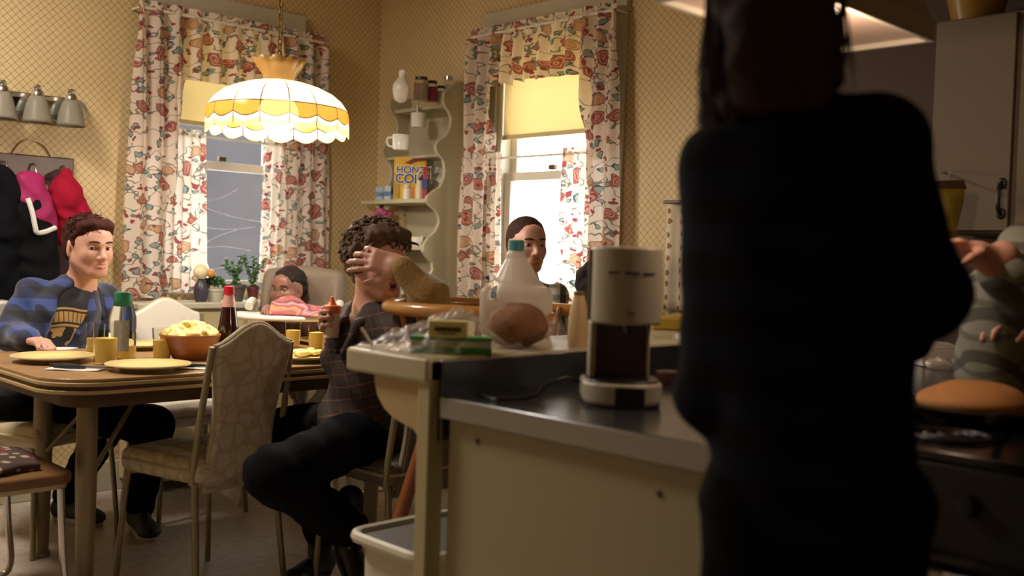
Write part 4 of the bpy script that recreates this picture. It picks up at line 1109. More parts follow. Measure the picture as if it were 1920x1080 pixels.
# ================================================================== HIGH CHAIR
hc = at(560, 560, d=4.75)
HX, HY = hc.x, hc.y
M_taupe = mat('taupe_padding', '#6b5b49', .7, var=.08, vs=8); M_wplastic = mat('white_plastic', '#d2ccbb', .35)
hch = empty('high_chair', (HX, HY, 0), label='taupe padded high chair with a white tray at the far side of the table', cat='high chair')
fd = -AF  # faces the camera
rt = AR
def HP(r, f, z): return V((HX, HY, 0)) + rt * r + fd * f + V((0, 0, z))
zt = at(560, 505, d=4.75).z
Rm = Matrix((rt, -fd, V((0, 0, 1)))).transposed()
P = [rbox(HP(.015, -.05, zt - .20), (.152, .012, .165), Rm, .035, .02), ell(HP(.015, -.05, zt - .07), (.18, .05, .085), Rm, .03), ell(HP(-.145, -.015, zt - .2), (.035, .06, .15), Rm, .03), ell(HP(.175, -.015, zt - .2), (.035, .06, .15), Rm, .03), rbox(HP(.0, .09, .60), (.13, .12, .015), Rm, .03, .02)]
P += [neg(cap(HP(.015 + dx, .012, zt - .04), HP(.015 + dx, .012, zt - .26), .005, .005, .01)) for dx in (-.06, .06)]
sdf_obj('padded_seat', P, M_taupe, hch, .008)
m = MB(); m.tube(catmull([at(x, y, d=4.5) for x, y in ((596, 668), (610, 690), (613, 715), (604, 740), (586, 762))], 6), [.03] * 25, 12); m.build('curved_frame', M_wplastic, hch)
m = MB(); zt2 = .862; o = []
for k in range(33):
    a = PI * k / 32; o.append((.245 * math.cos(a), .10 + .19 * math.sin(a)))
o += [(-.245, .0), (.245, .0)]
m.prism([(x, y) for x, y in o], HP(-.02, .06, zt2), rt, fd, (0, 0, 1), .022); m.build('tray', M_wplastic, hch, bevel=.008)
for s in (-1, 1):
    m = MB(); m.tube(catmull([HP(s * .20, -.1, .68), HP(s * .20, 0, .87), HP(s * .20, .05, .93), HP(s * .20, .12, .91)], 5), .020, 12); m.build('armrest', M_wplastic, hch)
    m = MB(); m.tube([HP(s * .17, -.02, .60), HP(s * .22, .12, .0)], .015, 10); m.build('leg', M_wplastic, hch)
    m = MB(); m.tube([HP(s * .17, -.02, .60), HP(s * .24, -.16, .0)], .015, 10); m.build('leg', M_wplastic, hch)
# ================================================================== PENINSULA
CH = .87; PX = 1.45; PY0, PY1 = .98, 1.685; BH = .95
M_steel = mat('stainless_counter', '#6f7378', .24, .9, bump=.03, bs=8)
M_panel = mat('cream_end_panel', '#978f70', .55, var=.04, vs=3)
pn = empty('peninsula_counter', (2.4, 1.33, 0), label='cream kitchen peninsula with a stainless steel counter', cat='kitchen counter')
m = MB(); m.bb((PX, PY0 + .02, .0), (XB - .002, PY1 - .012, CH - .05)); m.build('cabinet_body', M_panel, pn, bevel=.003)
m = MB(); m.bb((PX - .018, PY0, CH - .048), (XB - .002, PY1, CH)); m.build('steel_top', M_steel, pn, bevel=.005)
m = MB(); m.bb((PX - .022, PY0 - .002, CH - .046), (PX - .0185, PY1 - .004, CH - .002)); m.build('edge_strip', mat('brushed_edge_strip', '#8d8b80', .45, .5), pn, bevel=.001)
m = MB(); m.bb((PX - .012, PY1, CH - .10), (XB - .002, PY1 + .014, BH - .004)); m.build('steel_backsplash', M_steel, pn, bevel=.002)
for (y, z) in ((1.60 - .02, .785), (1.10, .765)):
    m = MB(); m.lathe([(.001, 0), (.006, .0), (.006, .003), (.001, .004)], (PX, y, z), 12, ax=(-1, 0, 0)); m.build('screw', mat('dark_screw', '#3a3226', .5) if y > 1.3 else bpy.data.materials['dark_screw'], pn)
# raised bar with its post and curved bracket
br = empty('breakfast_bar', (2.2, 1.87, 0), label='raised cream breakfast bar shelf on a curved bracket and post', cat='breakfast bar')
P0 = at(630, 652, h=BH); P1 = at(832, 672, h=BH)
m = MB(); m.prism([(1.405, 1.70), (XB - .002, 1.70), (XB - .002, 2.04), (1.46, 2.04), (1.405, 2.0)], (0, 0, BH - .055), (1, 0, 0), (0, 1, 0), (0, 0, 1), .055); m.build('bar_top', mat('cream_laminate', '#aaa182', .4), br, bevel=.008)
m = MB(); m.bb((1.415, 1.70, 0), (1.46, 1.742, BH - .004)); m.build('post', mat('cream_post_paint', '#a59b72', .5), br, bevel=.004)
o = [at(x, y, X=1.425) for x, y in ((702, 715), (708, 742), (720, 765), (736, 782), (756, 794), (774, 804), (788, 822), (798, 850), (806, 880), (812, 905), (813, 940), (814, 1010), (815, 1100))]
m = MB(); o = [(max(1.7425, p.y), p.z) for p in o]; o = [(o[0][0], BH - .0555)] + o + [(o[-1][0], .02)]
for q0, q1 in zip(o, o[1:]):
    m.add([(x, y, z) for x in (1.425, 1.445) for (y, z) in ((q0[0], q0[1]), (q1[0], q1[1]), (1.7422, q1[1]), (1.7422, q0[1]))], [(0, 1, 2, 3), (4, 7, 6, 5), (0, 4, 5, 1)])
n_ = len(o)
m.build('curved_bracket', mat('beige_bracket_paint', '#ab9468', .5), br)

# ------------------------------------------------------------------ coffee maker
M_cm = mat('putty_plastic', '#a19c88', .4); M_blk = mat('black_plastic', '#0f0f10', .35)
c0 = at(1172, 769, h=CH) + _f0 * .085; c0.z = CH
dcm = (c0 - EYE).dot(FW)
def K(r, f, z): return V((c0.x, c0.y, CH)) + AR * r - AF * f + V((0, 0, z))
zz = lambda y: at(1175, y, d=dcm).z - CH
cm = empty('coffee_maker', c0, label='putty coloured drip coffee maker without its jug on the steel counter', cat='coffee maker')
def dshape(w, fr, bk, n=14):
    out = [(w, -bk), (w, fr * .25)]
    for k in range(1, n):
        a = PI * k / n; out.append((w * math.cos(a), fr * .25 + fr * .75 * math.sin(a)))
    return out + [(-w, fr * .25), (-w, -bk)]
ztop, zh, zc_, zbt = zz(463), zz(606), zz(712), zz(728)
def PR(poly, z0, z1): m = MB(); m.prism(poly, K(0, 0, z0), AR, -AF, (0, 0, 1), z1 - z0); return m
PR([(x + .004, y) for x, y in dshape(.073, .075, .085)], zh, ztop).build('housing', M_cm, cm, bevel=.006, bseg=3)
PR([(-.069, -.085), (.062, -.085), (.062, -.028), (.055, -.028), (.055, -.055), (-.055, -.055), (-.055, -.010), (-.069, -.010)], .03, zh).build('column', M_cm, cm, bevel=.003)
PR([(-.0545, -.0545), (.0545, -.0545), (.0545, -.050), (-.0545, -.050)], .05, zh - .001).build('recess_shade_panel', mat('recess_shade_brown', '#5d4d44', .4), cm)  # added dark panel, its brown stands in for shade in the recess
PR([(x, y) for x, y in dshape(.083, .085, .088)], 0.006, .052).build('base', M_cm, cm, bevel=.008, bseg=3)
PR([(x * .93, y * .93) for x, y in dshape(.083, .085, .06)], .0522, .056).build('warming_plate', M_blk, cm, bevel=.002)
PR(dshape(.080, .080, .085), 0, .008).build('foot', M_blk, cm)
m = MB(); pts = dshape(.0845, .0865, .088)
m.prism([(-.030, .060), (-.030, .0835), (0, .0885), (.032, .0835), (.032, .060)], K(.008, 0, .001), AR, -AF, (0, 0, 1), .045); m.build('switch_panel', M_blk, cm, bevel=.002)
m = MB(); m.lathe([(.001, -.022), (.012, -.018), (.022, 0), (.001, .001)], K(.012, .02, zh - .001), 20); m.build('spout', M_blk, cm)
for (x, w) in ((-.034, .011), (.002, .016), (.038, .012)):
    m = MB(); m.tube([K(xx + .004, .019 + .056 * math.sqrt(1 - (xx / .0735) ** 2) - .0005, zz(511)) for xx in [x - w + 2 * w * k / 6 for k in range(7)]], .0024, 8); m.build('vent_slot', M_blk, cm)
m = MB(); m.ball(K(.008, .0752, zz(583)), (.010, .0015, .003), 16, 8, R=Matrix((AR, AF, V((0, 0, 1)))).transposed()); m.build('badge', mat('badge_grey', '#4c4a40', .4), cm)
m = MB(); m.tube([K(-.073, -.02, zh + .005), K(-.073, -.02, ztop - .008)], .004, 8); m.build('water_gauge', mat('grey_gauge', '#6f6b5c', .3), cm)
q1 = K(-.07, -.07, .03); m = MB(); m.tube(catmull([q1, K(-.11, -.06, .045), K(-.16, -.03, .03), K(-.19, .0, .008), K(-.26, .03, .006), K(-.30, -.04, .006)], 6), .0035, 6); m.build('power_cord', M_blk, cm)
# white cup with a round badge and beige jug behind the coffee maker
q = at(1092, 690, h=CH); e = empty('travel_cup', q, label='white plastic cup with a small round brown badge beside the coffee maker', cat='cup')
dd = (q - EYE).dot(FW); r = 38 / F * dd / 2; hh = at(1092, 590, d=dd).z - CH
m = MB(); m.lathe([(.001, 0), (r * .85, 0), (r, hh * .5), (r * 1.05, hh), (r * .95, hh), (.001, hh - .004)], q, 28); m.build('cup', mat('white_cup_plastic', '#aba797', .35), e, bevel=.001)
m = MB(); m.ball(q - AF * r * .99 + V((0, 0, hh * .82)), (.008, .001, .008), 16, 8, R=Matrix((AR, AF, V((0, 0, 1)))).transposed()); m.build('badge', mat('brown_badge', '#6d4a3c', .5), e)
q = at(1083, 650, h=BH); dd = (q - EYE).dot(FW); hh = at(1083, 546, d=dd).z - BH; r = 34 / F * dd / 2
e = empty('juice_carafe', q, label='beige plastic jug between the milk jug and the coffee maker', cat='jug')
m = MB(); m.lathe([(.001, 0), (r * 1.1, 0), (r * 1.15, hh * .3), (r, hh * .65), (r * .7, hh * .85), (r * .6, hh * .93), (.001, hh * .935)], q, 28); m.build('jug_body', mat('beige_plastic', '#c2a67a', .4), e)
m = MB(); m.lathe([(.001, hh * .93), (r * .65, hh * .93), (r * .6, hh), (.001, hh)], q, 24); m.build('lid', mat('dark_lid', '#6e5333', .5), e, bevel=.001)

# ------------------------------------------------------------------ milk jug
q = at(963, 628, h=BH); q = q + _f0 * .0; q.z = BH
dj = (q - EYE).dot(FW); s_ = dj / F
jz = lambda y: at(963, y, d=dj).z - BH
M_hdpe = NT('milky_translucent_plastic')
M_hdpe.b.inputs['Base Color'].default_value = lin('#dcd3c6'); M_hdpe.b.inputs['Roughness'].default_value = .3
tr = M_hdpe.N('ShaderNodeBsdfTranslucent'); tr.inputs[0].default_value = lin('#e8ddd0'); mx = M_hdpe.N('ShaderNodeMixShader'); mx.inputs[0].default_value = .55
M_hdpe.L(M_hdpe.b.outputs[0], mx.inputs[1]); M_hdpe.L(tr.outputs[0], mx.inputs[2])
tp = M_hdpe.N('ShaderNodeBsdfTransparent'); mx2 = M_hdpe.N('ShaderNodeMixShader'); mx2.inputs[0].default_value = .14
M_hdpe.L(mx.outputs[0], mx2.inputs[1]); M_hdpe.L(tp.outputs[0], mx2.inputs[2]); M_hdpe.L(mx2.outputs[0], M_hdpe.out.inputs[0]); M_hdpe = M_hdpe.m
mj = empty('milk_jug', q, label='translucent plastic milk jug with a blue cap on the breakfast bar', cat='jug')
Rj = Matrix((AR, AF, V((0, 0, 1)))).transposed()
def J(r, f, z): return q + AR * r + AF * f + V((0, 0, z))
Hn = jz(470); Hb = jz(535); W_ = 136 * s_ / 2
P = [rbox(J(.004, 0, Hb * .5), (W_ - .028, W_ - .032, Hb * .5 - .026), Rj, .026, .02),
     cap(J(.004, 0, Hb * .84), J(.0, 0, Hn - .022), W_ * .86, .030, .02), cap(J(0, 0, Hn - .03), J(0, 0, Hn + .012), .021, .019, .01)]
P += [neg(cap(J(-.058, -.09, Hb - .002), J(-.058, .09, Hb - .002), .013, .013, .012)), neg(cap(J(-.064, -.09, Hb - .030), J(-.064, .09, Hb - .030), .014, .014, .012)), neg(ell(J(.035, -W_ * 1.0, Hb * .55), (.028, .006, .035), Rj, .01))]
sdf_obj('jug_body', P, M_hdpe, mj, .0045)
m = MB(); m.lathe([(.001, Hn - .002), (.0225, Hn - .002), (.0225, jz(452)), (.019, jz(450)), (.001, jz(450))], q, 24); m.build('cap', mat('teal_cap', '#3f8a92', .4), mj)

# ------------------------------------------------------------------ bread, bag, cartons
qb = at(967, 652, h=BH); qb.z = BH; db = (qb - EYE).dot(FW); sb = db / F
def Bp(r, f, z): return qb + AR * r + AF * f + V((0, 0, z))
bread = sdf_obj('bread_loaf', [ell(Bp(0, .01, 40 * sb), (57 * sb, .085, 41 * sb), Rj, .01), ell(Bp(.004, .03, 44 * sb), (52 * sb, .08, 36 * sb), Rj, .02)], mat('brown_bread_crust', '#7a5233', .8, var=.6, vs=14, bump=.3, bs=60), res=.004, noise=wr(.0035, 70, 2))
tag(bread, 'round brown bread loaf in a plastic bag on the breakfast bar', 'bread')
def bag_mat():
    t = NT('clear_crinkled_bag'); t.b.inputs['Base Color'].default_value = lin('#cfc6bd'); t.b.inputs['Roughness'].default_value = .18
    tp = t.N('ShaderNodeBsdfTransparent'); mx = t.N('ShaderNodeMixShader'); f = t.ramp(t.noise(t.coord(), 20, 4), [(.35, .06), (.75, .38)])
    t.L(f, mx.inputs[0]); t.L(tp.outputs[0], mx.inputs[1]); t.L(t.b.outputs[0], mx.inputs[2]); t.L(mx.outputs[0], t.out.inputs[0])
    t.bump(t.noise(t.coord(), 35, 5), .6, .01); return t.m
def bagz(x, y):
    p = V((x, y, 0)); u = p.dot(AR); d = p.dot(AF)
    px = 960 + F * u / d
    t = 1.0
    h = .012
    h += .066 * math.exp(-((px - 868) / 55) ** 2) + .030 * math.exp(-((px - 780) / 60) ** 2)
    rb = math.hypot(p.x - qb.x, p.y - qb.y)
    h = h * (1 - .9 * math.exp(-(rb / .085) ** 4)) + .05 * math.exp(-((px - 1040) / 25) ** 2)
    h += .004 * math.sin(x * 90 + 3 * math.sin(y * 60)) + .004 * math.sin(y * 110 + 2 * math.sin(x * 75)) + .007 * math.sin((x + y) * 37)
    return max(.004, h)
m = MB()
def bagf(u, v):
    x = 1.44 + .60 * u; y = 1.725 + .29 * v + .015 * math.sin(u * 11)
    e = min(1, min(u, 1 - u, v, 1 - v) * 9)
    return V((x, y, BH + .003 + bagz(x, y) * e))
m.grid(bagf, 110, 60); tag(m.build('plastic_bag', bag_mat(), auto=180), 'crumpled clear plastic bag spread around the bread on the bar', 'plastic bag')
m = MB(); qa = at(700, 650, h=BH); m.tube(catmull([qa, qa + AR * -.012 + V((0, 0, .018)), qa + AR * -.03 + V((0, 0, .045))], 4), .004, 6); tag(m.build('bag_tie', M_nap), 'white twist tie at the left end of the plastic bag', 'bag tie')
def carton(name, px0, px1, pyb, pyt, dep, mats, label, z0=0, rz=0):
    pc = (px0 + px1) / 2; q = at(pc, pyb, h=BH + z0); q.z = BH + z0; dd = (q - EYE).dot(FW); w = (px1 - px0) / F * dd / 2; h = (at(pc, pyt, d=dd).z - at(pc, pyb, d=dd).z) - dep * .09
    R3 = Matrix.Rotation(rz, 3, 'Z') @ Rj
    e = empty(name, q + AF * dep / 2, label=label, cat='carton')
    m = MB(); m.box(q + AF * dep / 2 + V((0, 0, h / 2)), (w, dep / 2, h / 2), R=R3); m.build('carton', mats[0], e, bevel=.0015)
    return e, q, w, h, R3
M_gc = mat('green_card', '#2f8a3f', .5); M_wc = mat('white_card', '#b9bda4', .5, var=.3, vs=70)
e, q, w, h, R3 = carton('butter_carton', 768, 920, 664, 628, .07, (M_wc,), 'flat green and white carton at the near edge of the bar', rz=.03)
m = MB(); m.box(q + V((0, 0, h * .2)) + AF * .0345, (w + .0008, .0358, h * .2), R=R3); m.build('green_band', M_gc, e, smooth=False)
m = MB(); m.box(q + V((0, 0, h * .93)) + AF * .0345, (w + .0008, .0358, h * .09), R=R3); m.build('green_band', M_gc, e, smooth=False)
z1 = h
e, q, w, h, R3 = carton('margarine_box', 803, 875, 634, 598, .06, (mat('pale_yellow_card', '#b3ab6a', .5),), 'pale yellow box with dark lettering on top of the green carton', z0=z1 + .001)
m = MB(); rn = random.Random(3); x = -w * .66
while x < w * .62:
    ww = rn.uniform(.0018, .0034); m.box(q + AR * (x + ww) + V((0, 0, h * .53)) - AF * .0004, (ww, .0005, .0048), R=R3); x += ww * 2 + .0012
for x in (-.5, -.3, -.1, .12, .3, .5): m.box(q + AR * (x * w * .8) + V((0, 0, h * .28)) - AF * .0004, (.0022, .0005, .0014), R=R3)
m.build('lettering', mat('dark_lettering', '#2b2c2a', .5), e, smooth=False)

# ------------------------------------------------------------------ bar stool
sx, sy = 2.15, 2.32
bs = empty('bar_stool', (sx, sy, 0), label='bentwood bar stool with a curved honey wood back rail behind the bar', cat='stool')
M_bw = mat('honey_bentwood', '#b5803f', .28, coat=.4, var=.12, vs=10); M_rw = mat('red_brown_wood', '#8a5028', .4, coat=.2)
zr_ = 1.012
face = (AR * .96 + AF * .0 - _f0 * .15).normalized(); side = V((-face.y, face.x, 0))
def SP(f, s, z): return V((sx, sy, z)) + face * f + side * s
pts = [SP(.24, .27, zr_ - .01)] + [SP(-.03 + .275 * math.cos(a), .27 * math.sin(a), zr_) for a in [PI / 2 + PI * k / 12 for k in range(13)]] + [SP(.24, -.27, zr_ - .01)]
m = MB(); m.tube(catmull(pts, 4), .021, 12); m.build('back_rail', M_bw, bs)
for k in range(8):
    a = PI / 2 + PI * (k + .5) / 8; m = MB(); p = SP(-.03 + .25 * math.cos(a), .25 * math.sin(a), zr_); b = SP(-.01 + .19 * math.cos(a), .19 * math.sin(a), .69); mid = (p + b) / 2
    m.tube(catmull([p, p.lerp(b, .3), mid, p.lerp(b, .7), b], 4), [.008] * 4 + [.012] * 9 + [.009] * 4, 10); m.build('spindle', M_rw, bs)
for s in (-1, 1):
    m = MB(); p = SP(.20, s * .25, zr_); b = SP(.13, s * .18, .69); m.tube([p, p.lerp(b, .35), p.lerp(b, .6), b], [.009, .015, .012, .010], 10); m.build('arm_post', M_rw, bs)
m = MB(); m.lathe([(.001, .0), (.235, .0), (.258, .012), (.258, .026), (.245, .036), (.14, .030), (.001, .026)], (sx, sy, .655), 40); m.build('seat', M_rw, bs)
m = MB(); m.lathe([(.001, 0), (.11, 0), (.11, .03), (.05, .04), (.001, .04)], (sx, sy, .612), 30); m.build('swivel_plate', mat('dark_swivel', '#241f1c', .4, .6), bs)
for k in range(4):
    a = math.radians(135.8) + PI / 2 * k; d_ = V((math.cos(a), math.sin(a), 0))
    m = MB(); m.tube([V((sx, sy, .645)) + d_ * .17, V((sx, sy, .3)) + d_ * .265, V((sx, sy, 0)) + d_ * .34], [.020, .024, .016], 12); m.build('leg', M_rw, bs)
    a2 = a + PI / 2; e_ = V((math.cos(a2), math.sin(a2), 0)); zz_ = .34; rr_ = .25
    m = MB(); m.tube([V((sx, sy, zz_)) + d_ * rr_, V((sx, sy, zz_)) + (d_ + e_) * rr_ * .5, V((sx, sy, zz_)) + e_ * rr_], [.009, .013, .009], 10); m.build('foot_rail', M_rw, bs)
# white waste bin under the bar
bq = V((1.655, 1.93, 0)); e = empty('waste_bin', bq, label='white plastic bin standing under the breakfast bar', cat='bin')
m = MB(); m.prism(rrect(-.16, .16, -.13, .13, .05), bq, (1, 0, 0), (0, 1, 0), (.0, 0, 1), .47); o = m.build('bin_body', mat('white_bin_plastic', '#bdb8a4', .45), e, bevel=.008)
m = MB(); r_ = [(x, y) for x, y in rrect(-.178, .178, -.148, .148, .055)]; m.tube([bq + V((x, y, .475)) for x, y in r_], .014, 8, closed=True); m.build('rim', bpy.data.materials['white_bin_plastic'], e)
m = MB(); m.prism(rrect(-.165, .165, -.135, .135, .05), bq + V((0, 0, .4705)), (1, 0, 0), (0, 1, 0), (0, 0, 1), .004); m.build('dark_liner', mat('grey_bin_liner', '#4a443c', .6), e)

# ------------------------------------------------------------------ clutter right of the coffee maker
q = at(1262, 618, h=BH); q = V((q.x, q.y, BH)); dd = (q - EYE).dot(FW)
m = MB(); m.box(q + V((0, 0, .022)), (.075, .05, .022), R=Rj); tag(m.build('sponge_packet', mat('yellow_packet', '#b59a2c', .5), bevel=.008), 'yellow packet lying on the bar right of the coffee maker', 'packet')
q = at(1262, 686, h=CH); q.z = CH
for (dx, nm, lb, col, r, h) in ((-.035, 'drinking_glass', 'clear drinking glass on the steel counter right of the coffee maker', None, .026, .09), (.028, 'drinking_glass', 'clear glass with white stripes beside the black sweater', None, .024, .095)):
    m = MB(); m.lathe([(.001, 0), (r * .85, 0), (r, h), (r * .93, h), (r * .8, .006), (.001, .006)], q + AR * dx, 24); tag(m.build(nm, M_tumbler if dx < 0 else M_china), lb, 'glass')
q = at(1255, 722, h=CH); q.z = CH
m = MB(); m.lathe([(.001, 0), (.030, 0), (.036, .03), (.034, .035), (.001, .032)], q, 24); tag(m.build('dark_dish', mat('dark_red_dish', '#3a1512', .4)), 'small dark red dish behind the coffee maker base', 'dish')
# dotted towel on the wall
def dots():
    t = NT('brown_dotted_cloth'); x, y, z = t.sep(t.coord()); v = t.comb(t.math('ADD', x, y), z, 0)
    vo = t.N('ShaderNodeTexVoronoi'); vo.voronoi_dimensions = '2D'; vo.inputs['Scale'].default_value = 19; vo.inputs['Randomness'].default_value = .25; t.L(v, vo.inputs['Vector'])
    t.base(t.mix(t.math('LESS_THAN', vo.outputs['Distance'], .24), '#cbbfa6', '#8d6a35')); t.b.inputs['Roughness'].default_value = .8; return t.m
ta = at(1250, 380, X=XB - .03); tb_ = at(1318, 586, X=XB - .03)
e = empty('tea_towel', V((XB, (ta.y + tb_.y) / 2, tb_.z)), label='white tea towel with brown dots hanging on the right wall', cat='towel')
m = MB(); m.grid(lambda u, v: V((XB - .022 - .008 * math.sin(u * 16), ta.y + (tb_.y - ta.y) * u, ta.z + (tb_.z - ta.z) * v)), 40, 10); m.build('cloth', dots(), e, solid=.004)
m = MB(); m.bb((XB - .04, ta.y + .012, ta.z - .004), (XB - .001, tb_.y - .01, ta.z + .010)); m.build('dark_holder', M_darkwood, e, bevel=.003)

# ================================================================== KITCHEN SIDE
# range hood
M_hood = mat('white_enamel', '#a9a393', .35); M_hoodin = mat('warm_hood_underside', '#b29c8c', .45)
HZ = 1.70
hA = at(1745, 78, h=HZ); hB = at(1590, 107, h=HZ); hD = at(1222, 2, h=HZ)
hx0, hx1, hy0, hy1 = 1.66, hA.x, hA.y, (hB.y + hA.y) / 2 + .22
hy1 = hB.y + .04
e = empty('range_hood', ((hx0 + hx1) / 2, (hy0 + hy1) / 2, HZ), label='white range hood with a lit underside above the woman', cat='range hood')
m = MB(); m.bb((hx0, hy0 - .006, HZ), (hx1 + .006, hy0 + .006, HZ + .05)); m.bb((hx1 - .006, hy0 + .006, HZ), (hx1 + .006, hy1, HZ + .05)); m.bb((hx0, hy1 - .012, HZ), (hx1 - .006, hy1, HZ + .05)); m.bb((hx0 - .006, hy0, HZ), (hx0 + .006, hy1 - .012, HZ + .05)); m.build('rim', M_hood, e)
m = MB(); zc2 = HZ + .06
vs = [(hx0, hy0, HZ + .05), (hx1, hy0, HZ + .05), (hx1, hy1, HZ + .05), (hx0, hy1, HZ + .05)]
cxm, cym = (hx0 + hx1) / 2, (hy0 + hy1) / 2
vt = [(cxm - .14, cym - .08, HZ + .30), (cxm + .14, cym - .08, HZ + .30), (cxm + .14, cym + .08, HZ + .30), (cxm - .14, cym + .08, HZ + .30)]
m.add(vs + vt, [(0, 1, 5, 4), (1, 2, 6, 5), (2, 3, 7, 6), (3, 0, 4, 7), (4, 5, 6, 7)]); m.build('canopy', M_hood, e, smooth=False, solid=.004)
m = MB(); m.bb((hx0 + .007, hy0 + .007, HZ + .012), (hx1 - .007, hy1 - .013, HZ + .018)); m.build('underside_panel', M_hoodin, e, smooth=False)
m = MB(); m.bb((cxm - .14, cym - .08, HZ + .30), (cxm + .14, cym + .08, CEIL - .001)); m.build('duct', M_hood, e, smooth=False)
hl = at(1560, 24, h=HZ - .01); m = MB(); m.ball(hl, (.014, .014, .012), 16, 10); m.build('hood_bulb', mat('hood_bulb_glow', '#ffffff', .3, emit='#fff0dc', es=6), e)
hl2 = bpy.data.lights.new('hood_lamp', 'POINT'); hl2.energy = 9; hl2.color = lin('#ffdcc0')[:3]; hl2.shadow_soft_size = .02
ho = bpy.data.objects.new('hood_lamp', hl2); C.objects.link(ho); ho.location = hl - V((0, 0, .09))

# wall cabinets
M_kcab = mat('taupe_cabinet_paint', '#6b5e4a', .5, var=.04, vs=3)
cf = 3.22; czb = at(1745, 436, X=cf).z; czt = at(1752, 42, X=cf).z
yl = at(1750, 240, X=cf).y; yr = at(1904, 240, X=cf).y
e = empty('wall_cabinet', (cf + .16, (yl + yr) / 2, czb), label='taupe wall cabinet at the right edge above the counter', cat='cabinet')
m = MB(); m.bb((cf, yl - .9, czb), (XB - .002, yl, czt)); m.build('body', M_kcab, e, bevel=.003)
m = MB(); m.bb((cf - .018, yr + .003, czb + .006), (cf, yl - .004, czt - .006)); dr = m.build('door', M_kcab, e, bevel=.003)
hdl = at(1875, 372, X=cf - .03); m = MB()
m.tube(catmull([V((cf - .018, hdl.y, hdl.z + .05)), V((cf - .042, hdl.y, hdl.z + .03)), V((cf - .046, hdl.y, hdl.z)), V((cf - .042, hdl.y, hdl.z - .03)), V((cf - .018, hdl.y, hdl.z - .05))], 5), .007, 8)
m.ball((cf - .02, hdl.y, hdl.z + .045), (.005, .014, .018)); m.ball((cf - .02, hdl.y, hdl.z - .045), (.005, .014, .018)); m.build('handle', mat('antique_handle', '#3d3a33', .4, .8), dr)
m = MB(); m.bb((cf - .018, yr - .40, czb + .006), (cf, yr - .003 - .012, czt - .006)); m.build('door', M_kcab, e, bevel=.003)
# yellow bowl on top of the cabinets
q = V((cf + .12, at(1832, 25, X=cf + .12).y, czt)); m = MB(); m.lathe([(.001, 0), (.07, 0), (.085, .06), (.10, .12), (.094, .12), (.06, .01), (.001, .01)], q, 32); tag(m.build('mixing_bowl', mat('mustard_ceramic', '#96752a', .3)), 'mustard yellow bowl on top of the taupe wall cabinet', 'bowl')
q = V((cf + .12, yr - .08, czt)); m = MB(); m.lathe([(.001, 0), (.05, 0), (.05, .16), (.03, .18), (.001, .18)], q, 24); tag(m.build('dark_canister', mat('dark_green_tin', '#26302c', .4)), 'dark canister beside the yellow bowl on the wall cabinet', 'canister')
# snack bag hanging on the cabinet side
sb_ = at(1778, 385, d=3.0); e = empty('snack_bag', sb_ + V((0, 0, -.05)), label='yellow and brown snack bag hanging in front of the wall cabinet', cat='bag')
m = MB(); m.grid(lambda u, v: sb_ + AR * ((u - .5) * (.075 + .02 * math.cos(v * 3))) + V((0, 0, .055 - .15 * v)) - AF * (.018 * math.sin(PI * u) * math.sin(PI * min(1, v * 1.2))), 14, 14); m.grid(lambda u, v: sb_ + AR * ((u - .5) * (.075 + .02 * math.cos(v * 3))) + V((0, 0, .055 - .15 * v)) + AF * (.018 * math.sin(PI * u) * math.sin(PI * min(1, v * 1.2))), 14, 14)
m.build('bag_body', mat('yellow_foil_bag', '#86732a', .35, var=.5, vs=22), e)
m = MB(); m.prism([(-.05, .05), (.05, .05), (.04, .075), (-.042, .07)], sb_ - AF * .006, AR, (0, 0, 1), AF, .012); m.build('brown_top_seal', mat('brown_foil', '#4b3320', .4), e)
hkz = MB(); hkz.tube([sb_ + V((0, 0, .068)), sb_ + V((0, 0, .10)) , V((cf - .0, yl - .03, sb_.z + .12))], .003, 6); hkz.build('hook_wire', M_chrome, e)

# stove
SX0, SX1, SY0, SY1 = 1.80, 2.44, .36, .955
e = empty('cooking_range', ((SX0 + SX1) / 2, (SY0 + SY1) / 2, 0), label='dark cooking range with a black top at the lower right', cat='stove')
M_en = mat('dark_range_enamel', '#15120f', .45)
m = MB(); m.bb((SX0, SY0, .04), (SX1, SY1, CH - .03)); m.build('body', M_en, e, bevel=.008)
m = MB(); m.bb((SX0 - .005, SY0 - .005, CH - .03), (SX1 + .005, SY1, CH - .012)); m.build('black_cooktop', mat('black_cooktop', '#0d0d0e', .2), e, bevel=.004)
m = MB(); m.bb((SX0 - .016, SY0 + .04, .10), (SX0, SY1 - .10, .68)); od = m.build('oven_door', mat('black_oven_glass', '#08080a', .15), e, bevel=.006)
m = MB(); m.tube([(SX0 - .016, SY0 + .07, .65), (SX0 - .05, SY0 + .08, .65), (SX0 - .05, SY1 - .14, .65), (SX0 - .016, SY1 - .13, .65)], .008, 8); m.build('handle', M_chrome, od)
for k in range(4):
    m = MB(); m.lathe([(.001, 0), (.02, 0), (.016, .022), (.001, .023)], (SX0, SY0 + .10 + .12 * k, .77), 20, ax=(-1, 0, 0)); m.build('knob', M_chrome if k == 3 else M_blk, e)
q = V((SX0 - .055, SY0 + .30, .645)); tw = MB(); tw.grid(lambda u, v: q + V((-.012 - .003 * math.sin(u * 9), (u - .5) * (.10 - .07 * v), .02 - .24 * v)), 12, 12)
tag(tw.build('dish_towel', mat('white_towel', '#a9a49c', .85), solid=.006), 'white dish towel hanging from the dark oven door handle', 'towel')
for (x, y) in ((1.95, .52), (1.95, .80), (2.28, .52), (2.28, .80)):
    m = MB()
    for r in (.07, .045, .02): m.tube([(x + r * math.cos(a), y + r * math.sin(a), CH - .006) for a in [2 * PI * k / 20 for k in range(20)]], .005, 6, closed=True)
    m.build('burner_coil', M_blk, e)
